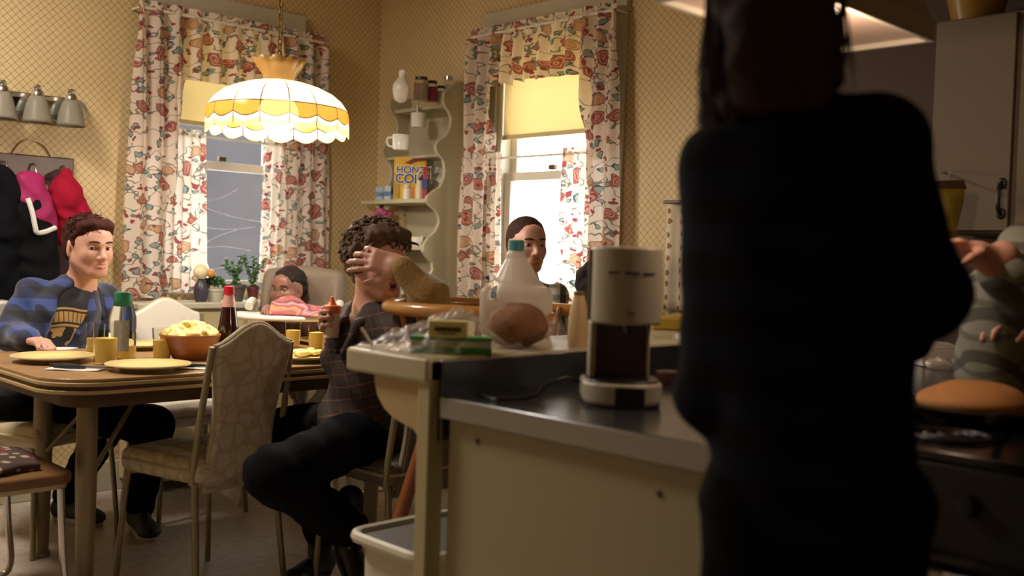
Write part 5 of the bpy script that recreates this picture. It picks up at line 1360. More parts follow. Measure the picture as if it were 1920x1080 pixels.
# griddle with a brown flatbread
qg = at(1822, 752, h=CH + .03); 
g = empty('griddle_pan', V((qg.x, qg.y, CH + .0)), label='round dark griddle pan on the range at the right', cat='pan')
m = MB(); m.lathe([(.001, 0), (.12, 0), (.135, .018), (.14, .020), (.133, .024), (.118, .008), (.001, .007)], (qg.x, qg.y, CH), 48); m.build('pan', mat('tan_edged_iron', '#2c231a', .35, .6), g)
m = MB(); m.tube([V((qg.x, qg.y, CH + .02)) - AF * .13, V((qg.x, qg.y, CH + .03)) - AF * .22 - AR * .05, V((qg.x, qg.y, CH + .03)) - AF * .27 - AR * .09], .009, 8); m.build('pan_handle', M_blk, g)
fb = sdf_obj('flatbread', [ell((qg.x, qg.y, CH + .028), (.112, .112, .040), None, .01), ell(V((qg.x, qg.y, CH + .042)) + AR * .02, (.085, .08, .028), None, .02)], mat('toasted_flatbread', '#9c6a36', .75, var=.2, vs=25), res=.005, noise=wr(.002, 35, 4))
tag(fb, 'domed brown flatbread on the griddle pan', 'flatbread')
# white carton and crumpled foil beyond
qc = at(1765, 690, h=CH); qc.z = CH; e = empty('egg_carton', qc, label='open white carton behind the flatbread', cat='carton')
m = MB(); m.box(qc + V((0, 0, .034)) + AF * .05, (.055, .035, .033), R=Rj); m.build('carton', mat('white_carton_card', '#cfc8bd', .6), e, bevel=.004)
m = MB(); m.box(qc + V((0, 0, .072)) + AF * .055, (.058, .037, .004), R=Matrix.Rotation(.12, 3, 'X') @ Rj); m.build('lid_flap', bpy.data.materials['white_carton_card'], e, bevel=.002)
P = [cap(qc - AF * .035 + AR * (-.05 + .018 * k) + V((0, 0, .012)), qc - AF * .03 + AR * (-.035 + .018 * k) + V((0, 0, .016 + .004 * (k % 3))), .012) for k in range(6)]
fo = sdf_obj('crumpled_foil', P, mat('foil_wrap', '#d8cfc4', .35, .3), res=.004, noise=wr(.005, 110, 3)); tag(fo, 'crumpled pale wrapper in front of the white carton', 'wrapper')
# ================================================================== PEOPLE
def frame(fw, up=(0, 0, 1)):
    fw = V(fw).normalized(); up = V(up); rt = fw.cross(up).normalized(); up = rt.cross(fw).normalized()
    return rt, fw, up          # right hand side of the person, forward, up
def skin_mat(name, col, red='#a8604a'):
    t = NT(name); n = t.noise(t.coord(), 12, 3); c = lin(col)
    t.base(t.mix(t.math('MULTIPLY', n, .35), c, lin(red))); t.b.inputs['Roughness'].default_value = .5
    t.b.inputs['Subsurface Weight'].default_value = .12; t.b.inputs['Subsurface Radius'].default_value = (.02, .008, .004); t.b.inputs['Subsurface Scale'].default_value = .3
    return t.m
M_skin = skin_mat('fair_skin', '#c99a84', '#a5705e'); M_skinb = skin_mat('brown_skin', '#7d543e', '#5c3628')
M_eyew = mat('eye_white', '#a9a199', .35); M_iris = mat('dark_iris', '#2a1a12', .15); M_lip = mat('lip_rose', '#a15a4e', .55); M_lipd = mat('mouth_inside', '#3c1312', .6)
M_brow = mat('dark_brow', '#3a2418', .8)

class Head:
    def __init__(s, c, fw, up=(0, 0, 1), sc=1.0):
        s.c = V(c); s.r, s.f, s.u = frame(fw, up); s.s = sc
        s.R = Matrix((s.r, s.f, s.u)).transposed()
    def p(s, x, y, z): return s.c + (s.r * x + s.f * y + s.u * z) * s.s
    def e(s, x, y, z, r, k=.012, R=None):
        q = s.R if R is None else s.R @ R
        return ell(s.p(x, y, z), tuple(a * s.s for a in r), q, k * s.s)
    def k(s, a, b, ra, rb, k=.01): return cap(s.p(*a), s.p(*b), ra * s.s, rb * s.s, k * s.s)
    def prims(s, neck=None, nr=.052, baby=False, mouth=0):
        P = [s.e(0, -.012, .035, (.073, .092, .080), .01), s.e(0, .022, .0, (.066, .072, .080), .02),
             s.e(0, .030, -.045, (.052, .055, .058), .025), s.e(0, .066, -.088 + (-.006 * mouth), (.020, .016, .015), .03),
             s.k((-.05, .0, -.045), (-.018, .066, -.088), .018, .014, .03), s.k((.05, .0, -.045), (.018, .066, -.088), .018, .014, .03),
             s.e(-.036, .060, -.024, (.022, .020, .024), .02), s.e(.036, .060, -.024, (.022, .020, .024), .02),
             s.k((-.036, .078, .024), (-.010, .088, .018), .009, .009, .014), s.k((.036, .078, .024), (.010, .088, .018), .009, .009, .014),
             s.e(0, .070, .045, (.048, .022, .034), .02)]
        P += [neg(s.e(-.031, .092, .003, (.016, .014, .009), .010)), neg(s.e(.031, .092, .003, (.016, .014, .009), .010))]
        nl = .108 if not baby else .098
        P += [s.k((0, .086, .008), (0, nl, -.030), .0075, .0105, .010), s.e(-.011, nl - .010, -.034, (.008, .010, .007), .006), s.e(.011, nl - .010, -.034, (.008, .010, .007), .006),
              s.e(0, .083, -.058, (.024, .012, .016), .014)]
        if mouth: P += [neg(s.e(0, .096, -.062, (.014, .012, .008), .004))]
        for q in (-1, 1):
            P += [s.e(q * .074, -.008, -.006, (.007, .017, .030), .006, Matrix.Rotation(q * -.35, 3, 'Z')), s.e(q * .070, -.002, -.028, (.006, .010, .010), .006)]
            P += [neg(s.e(q * .083, -.004, .0, (.005, .009, .016), .004))]
        if neck is not None: P += [cap(s.p(0, -.022, -.055), V(neck), nr * s.s, nr * 1.08, .03)]
        return P
    def face(s, root, lid=.5, lip=M_lip, brow=M_brow, mouth=0, look=0):
        for q in (-1, 1):
            m = MB(); m.ball(s.p(q * .031, .0755, .003), tuple(a * s.s for a in (.0125, .0115, .0085)), 16, 10, R=s.R); eo = m.build('eye', M_eyew, root)
            m = MB(); m.ball(s.p(q * .031 + look, .0842, .0025), tuple(a * s.s for a in (.0060, .0030, .0060)), 12, 8, R=s.R); m.build('iris', M_iris, eo)
            m = MB(); m.tube([s.p(q * .031 + x, .0855 - abs(x) * .25, .011 + lid * .0 - abs(x) * .14) for x in (-.014, -.007, 0, .007, .014)], [.0016 * s.s, .0042 * s.s, .0048 * s.s, .0042 * s.s, .0016 * s.s], 8); m.build('eyelid', root['_skin'] and bpy.data.materials[root['_skin']], root)
            m = MB(); m.tube([s.p(q * (.012 + .012 * k), .0985 - (.0, .002, .0065, .0145)[k], .0245 + (.0, .003, .0035, .0)[k]) for k in range(4)], [.0026 * s.s, .0040 * s.s, .0036 * s.s, .0018 * s.s], 6); m.build('eyebrow', brow, root)
        g = .004 + .006 * mouth
        m = MB(); m.tube([s.p(x, .0950 - abs(x) * .30, -.0545 - (.0 if abs(x) < .004 else -.0012) - abs(x) * .13 + .25 * g) for x in (-.022, -.014, -.006, 0, .006, .014, .022)], [.001 * s.s, .0034 * s.s, .0046 * s.s, .0038 * s.s, .0046 * s.s, .0034 * s.s, .001 * s.s], 8); m.build('upper_lip', lip, root)
        m = MB(); m.tube([s.p(x, .0935 - abs(x) * .30, -.0635 - g + abs(x) * .10 * (1 + mouth)) for x in (-.021, -.012, 0, .012, .021)], [.001 * s.s, .0042 * s.s, .0052 * s.s, .0042 * s.s, .001 * s.s], 8); m.build('lower_lip', lip, root)
        if mouth:
            m = MB(); m.ball(s.p(0, .088, -.061), (.014 * s.s, .006 * s.s, .008 * s.s), 14, 8, R=s.R); m.build('open_mouth', M_lipd, root)

def hand(wr_, d, n, side, curl=.5, sc=1.0, spread=.08, thumb=.5, curls=None):
    """wrist point, finger direction d, palm normal n (palm faces n), side +1: thumb on the +t side where t = d x n"""
    d = V(d).normalized(); n = V(n); n = (n - d * n.dot(d)).normalized(); t = d.cross(n) * side
    R3 = Matrix((t, d, n)).transposed(); P = []; w = V(wr_)
    P.append(rbox(w + d * .048 * sc, (.024 * sc, .032 * sc, .003 * sc), R3, .010 * sc, .012))
    P.append(cap(w - d * .01, w + d * .02 * sc, .024 * sc, .024 * sc, .015))
    L = (.074, .084, .079, .062)
    for i in range(4):
        c = curl if curls is None else curls[i]
        off = (.028 - .0185 * i) * sc
        b = w + d * (.086 + (-.004, .003, 0, -.008)[i]) * sc + t * off
        ang = c * .9; dd = (d + t * spread * (1.5 - i)).normalized(); p = b; l = L[i] * sc
        for j, (fl, r0, r1) in enumerate(((.46, .0088, .0082), (.31, .0082, .0075), (.23, .0075, .0066))):
            a = ang * (j + 1) * (.75 if j == 0 else .9)
            v = dd * math.cos(a) + n * math.sin(a); q = p + v * l * fl
            P.append(cap(p, q, r0 * sc, r1 * sc, .004)); p = q
    b = w + d * .022 * sc + t * .022 * sc; v1 = (d * .62 + t * .75 + n * .25).normalized(); q = b + v1 * .040 * sc
    v2 = (d * (.9) + t * (.35 - .5 * thumb) + n * (.3 + .8 * thumb)).normalized(); q2 = q + v2 * .030 * sc; q3 = q2 + (v2 + n * .3 * thumb).normalized() * .024 * sc
    P += [cap(b, q, .014 * sc, .011 * sc, .014), cap(q, q2, .0105 * sc, .0095 * sc, .005), cap(q2, q3, .0095 * sc, .0075 * sc, .004)]
    return P
def torso(sl, sr, pel, neck, sc=1.0, inf=0.0, belly=1.0):
    """skin torso prims from shoulder points, pelvis and neck base"""
    up = (V(neck) - V(pel)).normalized(); lt = (V(sr) - V(sl)).normalized(); fw = up.cross(lt); fw.normalize(); lt = fw.cross(up).normalized()
    R3 = Matrix((lt, fw, up)).transposed(); L = (V(neck) - V(pel)).length; mid = (V(sl) + V(sr)) / 2
    P = [ell(V(pel).lerp(V(neck), .70), (.150 * sc + inf, .100 * sc + inf, .165 * sc), R3, .05),
         ell(V(pel).lerp(V(neck), .40), (.128 * sc * belly + inf, .092 * sc * belly + inf, .15 * sc), R3, .05),
         ell(V(pel).lerp(V(neck), .08), (.155 * sc + inf, .110 * sc + inf, .12 * sc), R3, .05),
         cap(sl, sr, .050 * sc + inf, .050 * sc + inf, .04), cap(mid.lerp(V(neck), .2), neck, .075 * sc + inf * .6, .050 * sc + inf * .5, .05)]
    return P
def limb(a, b, c, ra, rb, rc, inf=0, k=.02):
    return [cap(a, b, ra + inf, rb + inf, k), cap(b, c, rb * 1.0 + inf, rc + inf, k)]
def shoe(root, ank, toe_dir, m_up, m_sole, L=.27, name='shoe', laces=True, bootup=.0, pitch=0):
    """pitch > 0: heel lifted, toes pointing down"""
    a = V(ank); d0 = V(toe_dir); d0.z = 0; d0.normalize(); s = d0.cross(V((0, 0, 1))); Z = V((0, 0, 1))
    d = d0 * math.cos(pitch) - Z * math.sin(pitch); u = Z * math.cos(pitch) + d0 * math.sin(pitch)
    g = a - u * .09; heel = g - d * .06; R3 = Matrix((s, d, u)).transposed()
    if pitch == 0: heel.z = 0
    P = [ell(heel + d * .03 + u * .05, (.038, .045, .045), R3, .02), cap(heel + d * .04 + u * .055, heel + d * (L - .075) + u * .038, .040, .036, .03), ell(heel + d * (L - .06) + u * .035, (.046, .055, .030), R3, .02), cap(a - u * .01, a + Z * (.03 + bootup), .043, .046, .025)]
    P += [neg(rbox(heel + d * .1 - u * .035, (.2, .3, .04), R3, .001, .002))]
    o = sdf_obj(name, P, m_up, root, .006)
    m = MB(); n = 28; out = []
    for k in range(n):
        th = 2 * PI * k / n; y = math.cos(th); x = math.sin(th); wd = .048 - .008 * (y < 0) * abs(y) - .006 * math.exp(-((y) / .3) ** 2)
        out.append((x * wd, L / 2 * y + L / 2 - .015))
    m.prism(out, heel + u * .001, s, d, u, .022); m.build('sole', m_sole, o, bevel=.004)
    if laces:
        m = MB()
        pts = [heel + d * (.085 + .011 * k) + u * (.094 - .004 * k) + s * (.020 if k % 2 else -.020) for k in range(10)]
        m.tube(pts, .0028, 6); m.build('laces', M_nap, o)
    return o
def hairnoise(amp, f, seed):
    def g(X, Y, Z):
        a = np.sin(f * X + 2.2 * np.sin(f * .5 * Z + seed) + seed); b = np.sin(f * .9 * Y + 1.9 * np.sin(f * .6 * X) + 2 * seed); c = np.sin(f * 1.1 * Z + 1.5 * np.sin(f * .7 * Y + seed))
        return (amp * (a * b + .6 * c)).astype(np.float32)
    return g
def hair_mat(name, a, b, sc=90):
    t = NT(name); x, y, z = t.sep(t.coord()); v = t.comb(t.math('MULTIPLY', x, 3), t.math('MULTIPLY', y, 3), z)
    n = t.noise(v, sc, 3); t.base(t.mix(n, a, b)); t.b.inputs['Roughness'].default_value = .75; t.b.inputs['Specular IOR Level'].default_value = .2; t.bump(n, .6, .004); return t.m
def locks(name, root, m, H, n, seed, rad=(.004, .007), ln=(.02, .05), region=None, lift=.0, curl=1.0, grav=-.3):
    """tapering strands rooted on the skull, combed by a direction field"""
    rn = random.Random(seed); mb = MB(); k = 0
    while k < n:
        a = rn.uniform(0, 2 * PI); z = rn.uniform(-.2, 1); q = math.sqrt(max(0, 1 - z * z)); d = V((q * math.cos(a), q * math.sin(a), z))
        if region and not region(d): continue
        k += 1
        p = V((d.x * .078, -.012 + d.y * .096, .035 + d.z * .084)); l = rn.uniform(*ln); t = V((rn.uniform(-1, 1), rn.uniform(-1, 1), rn.uniform(-1, .6) + grav)); t = (t - d * t.dot(d) * .8).normalized()
        pts = []; r = rn.uniform(*rad)
        for i in range(6):
            u = i / 5; s_ = t * l * u + d * (lift * math.sin(u * PI * .8) + .002) + V((math.sin(u * 5 * curl + k), math.cos(u * 5 * curl + k), 0)) * .004 * curl * u
            pts.append(H.p(*(p + s_)))
        mb.tube(pts, [r * H.s * (1 - .75 * (i / 5) ** 2) for i in range(6)], 5)
    return mb.build(name, m, root)

M_bkpants = mat('black_trousers', '#08080a', .95, bump=.2, bs=60, spec=.1)

# ------------------------------------------------------------------ boy in the blue check jacket (left)
def check(name, c1, c2, c3, s, ang=0, rough=.85):
    t = NT(name); x, y, z = t.sep(t.coord()); h = t.math('ADD', x, t.math('MULTIPLY', y, .8))
    a = t.math('GREATER_THAN', t.math('FRACT', t.math('MULTIPLY', h, s)), .5); b = t.math('GREATER_THAN', t.math('FRACT', t.math('ADD', t.math('MULTIPLY', z, s), t.math('MULTIPLY', h, ang))), .5)
    c = t.mix(t.math('MULTIPLY', t.math('ADD', a, b), .5), c1, c3); both = t.math('MULTIPLY', a, b); c = t.mix(both, c, c3)
    one = t.math('SUBTRACT', t.math('MAXIMUM', a, b), both); c = t.mix(one, c, c2); t.base(c); t.b.inputs['Roughness'].default_value = rough; t.b.inputs['Sheen Weight'].default_value = .3
    t.bump(t.noise(t.coord(), 120, 2), .25, .003); return t.m
B = {}
hd = at(166, 464, d=4.02); H1 = Head(hd, AR * .80 - AF * .62 + V((0, 0, -.06)), sc=1.05)
neck = at(151, 533, d=4.10); sl = at(62, 553, d=4.02); sr = at(196, 562, d=4.42)    # sl: nearer (his right), sr: farther (his left)
pel = V((1.42, 4.16, .56)); 
root = empty('person', V((1.45, 4.15, 0)), label='boy in a blue and black check jacket seated at the left of the table', cat='person'); root['_skin'] = 'fair_skin'
elb = at(18, 652, d=3.92); wrs = at(52, 645, d=3.80); wrs.z = TH + .045; elb.z = TH + .05
elb2 = at(205, 640, d=4.35); elb2.z = .80; wr2 = V((1.86, 4.08, .66))
hdir = (at(96, 650, d=3.74) - wrs); hdir.z = -.01
kn1 = at(285, 800, d=3.98); an1 = at(262, 945, d=4.2); kn2 = V((1.80, 4.15, .52)); an2 = V((1.66, 4.36, .09))
an1.z = .09
body = H1.prims(neck, .049) + torso(sl, sr, pel, neck, .94, -.012) + limb(sl, elb, wrs, .042, .036, .025) + limb(sr, elb2, wr2, .042, .036, .025) \
    + hand(wrs, hdir, (0, 0, -1), 1, .9, 1.0, .04, .5) + hand(wr2, V((1, -.3, -.2)), (0, 0, -1), 1, .6) \
    + limb(pel + V((.02, -.09, 0)), kn1, an1, .066, .048, .036) + limb(pel + V((.08, .08, 0)), kn2, an2, .066, .048, .036)
sdf_obj('body', body, M_skin, root, .0052)
H1.face(root, look=.002)
M_chk = check('blue_black_check', '#2c3f78', '#16203f', '#0c0d12', 11, .15)
jk_ = [p for p in torso(sl, sr, pel, neck, 1.0, .012)] + limb(sl, elb, wrs, .052, .048, .036, .012, .03) + limb(sr, elb2, wr2, .052, .048, .036, .012, .03)
tf = (AR * .75 - AF * .65).normalized()
# jacket is open at the front: carve a wedge where the shirt shows
ch = pel.lerp(neck, .62)
jk_ += [neg(cap(neck + tf * .13 + V((0, 0, .05)), pel + tf * .19 + V((0, 0, .1)), .085, .075, .01)), neg(cap(neck + tf * .03 + V((0, 0, .11)), neck + tf * .10 + V((0, 0, .03)), .060, .055, .01))]
sdf_obj('check_jacket', jk_, M_chk, root, .007, wr(.005, 32, 1))
P = [cap(neck + (sl - neck) * .42 + tf * .035 + V((0, 0, .012)), neck + (sl - neck) * .36 + tf * .095 + V((0, 0, -.10)), .018, .018, .02),
     cap(neck - tf * .03 + (sl - neck) * .4, neck - tf * .07 + V((0, 0, .005)), .022, .024, .02), cap(neck - tf * .07, neck + (sr - neck) * .4 - tf * .02, .024, .02, .02), cap(neck + (sr - neck) * .42 + tf * .045, neck + (sr - neck) * .35 + tf * .10 + V((0, 0, -.10)), .018, .018, .02)]
sdf_obj('hood_collar', P, mat('charcoal_lining', '#26262b', .85), root, .006)
def tshirt():
    t = NT('black_graphic_shirt'); x, y, z = t.sep(t.coord()); h = t.math('SUBTRACT', t.math('MULTIPLY', x, tf.y), t.math('MULTIPLY', y, tf.x))   # across the chest
    h = t.math('MULTIPLY', h, 1)
    zz0 = ch.z
    n = t.noise(t.coord(), 24, 3)
    def band(v, a, b): return t.math('MULTIPLY', t.math('GREATER_THAN', v, a), t.math('LESS_THAN', v, b))
    zc3 = t.math('SUBTRACT', z, zz0 + .085); wav = t.math('MULTIPLY', t.math('SINE', t.math('MULTIPLY', h, 30)), .007); zw = t.math('ADD', zc3, wav)
    top = t.math('MULTIPLY', band(zw, -.062, -.022), t.math('GREATER_THAN', t.math('FRACT', t.math('MULTIPLY', h, 55)), .18))
    rim = t.math('ADD', band(zw, -.014, -.006), band(zw, -.080, -.070))
    low = t.math('MULTIPLY', band(zw, -.20, -.084), t.math('GREATER_THAN', n, .5))
    f = t.math('MINIMUM', t.math('ADD', t.math('ADD', top, rim), low), 1)
    t.base(t.mix(f, '#17171b', '#a8864e')); t.b.inputs['Roughness'].default_value = .8; return t.m
ts = torso(sl, sr, pel, neck, .96, .002) 
ts += [neg(cap(neck + V((0, 0, .035)) + tf * .01, neck + tf * .10 + V((0, 0, .075)), .052, .05, .01))]
sdf_obj('graphic_shirt', ts, tshirt(), root, .006, wr(.002, 40, 3))
tr_ = limb(pel + V((.02, -.09, 0)), kn1, an1 + V((0, 0, .02)), .082, .066, .052, .008, .04) + limb(pel + V((.08, .08, 0)), kn2, an2 + V((0, 0, .02)), .082, .066, .052, .008, .04) + [ell(pel, (.16, .15, .10), None, .05)]
sdf_obj('trousers', tr_, M_bkpants, root, .007, wr(.005, 40, 4))
M_shoe = mat('dark_sneaker', '#22242a', .6, var=.5, vs=30); M_sole = mat('grey_white_sole', '#9a9590', .6)
shoe(root, an1, AR * .55 - AF * .8, M_shoe, M_sole); shoe(root, an2, AR * .9 - AF * .4, M_shoe, M_sole)
M_hair1 = hair_mat('dark_auburn_hair', '#2a1310', '#4a2119')
hp = [H1.e(0, -.018, .050, (.079, .098, .076), .01), H1.e(0, -.055, .0, (.072, .055, .07), .02), H1.k((-.03, .068, .090), (.030, .070, .094), .015, .015, .03), H1.k((-.056, .045, .078), (-.03, .07, .088), .014, .015, .03), H1.k((.056, .045, .078), (.03, .07, .088), .014, .015, .03), H1.k((-.068, .012, .05), (-.070, .018, .012), .012, .007, .015), H1.k((.068, .012, .05), (.070, .018, .012), .012, .007, .015),
      neg(H1.e(0, .085, -.02, (.066, .060, .075), .012))]
sdf_obj('short_dark_hair', hp, M_hair1, root, .005, hairnoise(.0018, 150, 1))
locks('hair_strands', root, M_hair1, H1, 420, 11, (.002, .0035), (.02, .035), lambda d: d.z > .35, .004, .25, .1)

# ------------------------------------------------------------------ man with raised hand (middle)
hd = at(708, 492, d=3.36); H2 = Head(hd, AR * .62 - AF * .76 + V((0, 0, -.10)), (RT * -.12 + V((0, 0, 1))), sc=1.06)
neck = at(703, 577, d=3.42); sh_n = at(766, 628, d=3.22); sh_f = at(664, 606, d=3.55)   # sh_n: his left (camera right, near); 
pel = V((2.09, 2.88, .56))
root = empty('person', V((2.1, 2.83, 0)), label='curly haired man in a dark plaid jacket, one hand raised over his face', cat='person'); root['_skin'] = 'fair_skin'
elR = at(806, 556, d=3.10); wrR = at(752, 500, d=3.10)
elL = at(640, 668, d=3.50); wrL = at(640, 620, d=3.42)
hR = at(688, 484, d=3.10) - wrR
k1 = at(512, 890, d=3.14); a1 = at(655, 1002, d=3.42)
k2 = at(545, 806, d=3.66); a2 = at(600, 1022, d=3.68)
body = H2.prims(neck, .058, mouth=1) + torso(sh_f, sh_n, pel, neck, 1.0, -.012) + limb(sh_n, elR, wrR, .046, .040, .028) + limb(sh_f, elL, wrL, .046, .040, .028)
body += hand(wrR, hR, AF * .9 - V((0, 0, .3)), 1, .35, 1.06, .14, .25, (.30, .42, .5, .6))
bt = at(622, 598, d=3.36)
body += hand(wrL, at(612, 602, d=3.36) - wrL + AR * -.02, AR * .2 + AF * -.0 + V((0, 0, .0)) + (bt - wrL) * 3, 1, 1.3, 1.02, .02, .9)
body += limb(pel + V((-.04, -.09, 0)), k1, a1, .072, .054, .038) + limb(pel + V((-.06, .09, 0)), k2, a2, .072, .054, .038)
sdf_obj('body', body, M_skin, root, .0052)
H2.face(root, mouth=1, look=.002)
def plaid(name, base, l1, l2, s, tilt=0):
    t = NT(name); x, y, z = t.sep(t.coord()); h = t.math('SUBTRACT', x, t.math('MULTIPLY', y, .6)); h = t.math('ADD', h, t.math('MULTIPLY', z, tilt)); v = t.math('SUBTRACT', z, t.math('MULTIPLY', h, tilt))
    def ln(q, o, w): return t.math('LESS_THAN', t.math('FRACT', t.math('ADD', t.math('MULTIPLY', q, s), o)), w)
    n = t.noise(t.coord(), 14, 3)
    c = t.mix(n, base, '#251912'); c = t.mix(t.math('MULTIPLY', ln(v, 0, .10), .7), c, l1); c = t.mix(t.math('MULTIPLY', ln(h, .3, .08), .5), c, l1); c = t.mix(t.math('MULTIPLY', ln(v, .5, .16), .45), c, l2); c = t.mix(t.math('MULTIPLY', ln(h, .7, .2), .35), c, l2)
    t.base(c); t.b.inputs['Roughness'].default_value = .85; t.bump(t.noise(t.coord(), 90, 2), .2, .003); return t.m
M_pl = plaid('brown_plaid', '#2c2018', '#6a4028', '#3a2c20', 24, .25)
tfm = (V(neck) - V(pel)).normalized().cross((sh_n - sh_f).normalized()); tfm = -tfm if tfm.dot(AF) > 0 else tfm
jm = torso(sh_f, sh_n, pel, neck, 1.04, .010, 1.08) + [cap(sh_n, sh_n.lerp(elR, .55), .062, .066, .03)] + limb(sh_f, elL, elL.lerp(wrL, .8), .060, .054, .045, .006, .03)
jm += [ell(pel + V((.0, 0, -.01)), (.175, .165, .135), None, .04), neg(cap(neck + tfm * .06 + V((0, 0, .09)), neck + tfm * .135 + V((0, 0, -.07)), .058, .028, .01))]
sdf_obj('plaid_jacket', jm, M_pl, root, .007, wr(.006, 30, 7))
P = [cap(neck + (sh_n - neck) * .42 + V((0, 0, .015)), neck + tfm * .085 + (sh_n - neck) * .25 + V((0, 0, -.03)), .020, .020, .02), cap(neck + tfm * .085 + (sh_n - neck) * .25 + V((0, 0, -.03)), neck + tfm * .125 + (sh_n - neck) * .12 + V((0, 0, -.13)), .018, .014, .02),
     cap(neck + (sh_f - neck) * .42 + V((0, 0, .02)), neck + tfm * .085 + (sh_f - neck) * .25 + V((0, 0, -.03)), .020, .020, .02), cap(neck + tfm * .085 + (sh_f - neck) * .25 + V((0, 0, -.03)), neck + tfm * .125 + (sh_f - neck) * .12 + V((0, 0, -.13)), .018, .014, .02),
     cap(neck + (sh_f - neck) * .4 - tfm * .03, neck + (sh_n - neck) * .4 - tfm * .03, .026, .026, .02)]
sdf_obj('jacket_collar', P, M_pl, root, .006)
M_must = mat('mustard_knit', '#8a6b2c', .8, sheen=.3, bump=.3, bs=120, var=.12, vs=20)
P = torso(sh_f, sh_n, pel, neck, .99, .0) + [cap(sh_n.lerp(elR, .2), elR, .052, .054, .03), cap(elR, wrR.lerp(elR, .08), .054, .040, .03)]
P += [cap(neck + V((0, 0, .0)), neck + V((0, 0, .02)), .062, .060, .03)]
sdf_obj('mustard_shirt', P, M_must, root, .006, wr(.005, 60, 2))
M_jean = mat('dark_denim', '#0b0c0f', .95, bump=.2, bs=80, spec=.12)
tr_ = limb(pel + V((-.04, -.09, -.0)), k1, a1 + V((0, 0, .02)), .088, .074, .058, .008, .04) + limb(pel + V((-.06, .09, 0)), k2, a2 + V((0, 0, .05)), .088, .072, .054, .006, .04) + [ell(pel - V((0, 0, .01)), (.17, .16, .105), None, .05)]
sdf_obj('dark_jeans', tr_, M_jean, root, .007, wr(.006, 42, 5))
M_boot = mat('black_boot_leather', '#141211', .5); M_bsole = mat('black_sole', '#0b0b0b', .7)
shoe(root, a1, AR * .45 - AF * .8, M_boot, M_bsole, .29, 'boot', bootup=.09, pitch=.45); shoe(root, a2, AR * -.35 - AF * .9, M_boot, M_bsole, .29, 'boot', bootup=.09)
M_hair2 = hair_mat('brown_curly_hair', '#35281f', '#7a6350', 60)
hp = [H2.e(0, -.022, .052, (.088, .104, .084), .01), H2.e(0, -.060, .0, (.080, .058, .080), .02), H2.k((-.045, .06, .085), (.045, .06, .09), .030, .030, .03), H2.k((-.072, .012, .05), (-.074, .01, .0), .018, .012, .02), H2.k((.074, .012, .06), (.078, .01, -.01), .026, .018, .02), neg(H2.e(0, .085, -.025, (.062, .060, .078), .012))]
sdf_obj('curly_hair', hp, M_hair2, root, .0055, hairnoise(.006, 95, 3))
locks('hair_curls', root, M_hair2, H2, 420, 5, (.004, .007), (.02, .045), lambda d: (d.z > .15 and not (d.y > .75 and d.z < .45)) or d.y < -.1, .020, 1.6, -.1)
# baby bottle held in his hand
e = empty('baby_bottle', bt + V((0, 0, -.055)), label='baby bottle with an orange collar held by the curly haired man', cat='baby bottle')
bx = V((.1, .1, 1)).normalized(); b0 = bt + V((0, 0, -.06))
m = MB(); m.lathe([(.001, 0), (.026, 0), (.027, .06), (.025, .085), (.001, .086)], b0, 24); m.build('bottle', mat('milk_in_bottle', '#d9c3b4', .25, coat=.4), e)
m = MB(); m.lathe([(.001, .080), (.030, .080), (.030, .104), (.020, .106), (.001, .107)], b0, 24); m.build('collar', mat('orange_plastic', '#e2713c', .35), e, bevel=.002)
m = MB(); m.lathe([(.018, .105), (.012, .114), (.008, .124), (.006, .132), (.001, .134)], b0, 20); m.build('teat', mat('amber_silicone', '#d9703a', .3), e)

# ------------------------------------------------------------------ baby in the high chair
hd = HP(-.055, .04, at(540, 541, d=4.36).z); hd = at(541, 543, d=4.67); H3 = Head(hd, -AR * .35 - AF * .9 + V((0, 0, -.05)), sc=.86)
neck = hd - V((0, 0, .092)) + AF * .015; s1 = neck - AR * .085 - V((0, 0, .03)); s2 = neck + AR * .085 - V((0, 0, .03)); pel = neck + AF * .03 - V((0, 0, .25))
root = empty('person', V((pel.x, pel.y, .6)), label='baby with short dark curls sitting in the high chair', cat='person'); root['_skin'] = 'brown_skin'
e1 = s1 - AF * .06 - AR * .03 - V((0, 0, .09)); w1 = e1 - AF * .09 + AR * .05 + V((0, 0, .015)); e2 = s2 - AF * .06 + AR * .03 - V((0, 0, .09)); w2 = e2 - AF * .09 - AR * .03 + V((0, 0, .015))
w1.z = max(w1.z, zt2 + .04); w2.z = max(w2.z, zt2 + .04)
body = H3.prims(neck, .045, baby=True) + torso(s1, s2, pel, neck, .55, 0) + limb(s1, e1, w1, .026, .024, .018) + limb(s2, e2, w2, .026, .024, .018) + hand(w1, -AF + AR * .2, (0, 0, -1), 1, .5, .55) + hand(w2, -AF - AR * .2, (0, 0, -1), -1, .5, .55)
body += [H3.e(-.04, .06, -.03, (.026, .022, .026), .02), H3.e(.04, .06, -.03, (.026, .022, .026), .02)]
body += limb(pel + AR * -.05, pel - AF * .13 - AR * .07 + V((0, 0, .02)), pel - AF * .17 - AR * .07 - V((0, 0, .12)), .04, .035, .026) + limb(pel + AR * .05, pel - AF * .13 + AR * .07 + V((0, 0, .02)), pel - AF * .17 + AR * .07 - V((0, 0, .12)), .04, .035, .026)
sdf_obj('body', body, M_skinb, root, .0048)
H3.face(root, lip=mat('brown_lip', '#7a3f36', .5))
sdf_obj('romper', torso(s1, s2, pel, neck, .58, .008) + limb(s1, e1, w1, .032, .03, .024) + limb(s2, e2, w2, .032, .03, .024) + limb(pel + AR * -.05, pel - AF * .13 - AR * .07 + V((0, 0, .02)), pel - AF * .17 - AR * .07 - V((0, 0, .10)), .05, .044, .034) + limb(pel + AR * .05, pel - AF * .13 + AR * .07 + V((0, 0, .02)), pel - AF * .17 + AR * .07 - V((0, 0, .10)), .05, .044, .034), mat('dusty_rose_romper', '#7d5a5c', .85), root, .006, wr(.003, 50, 2))
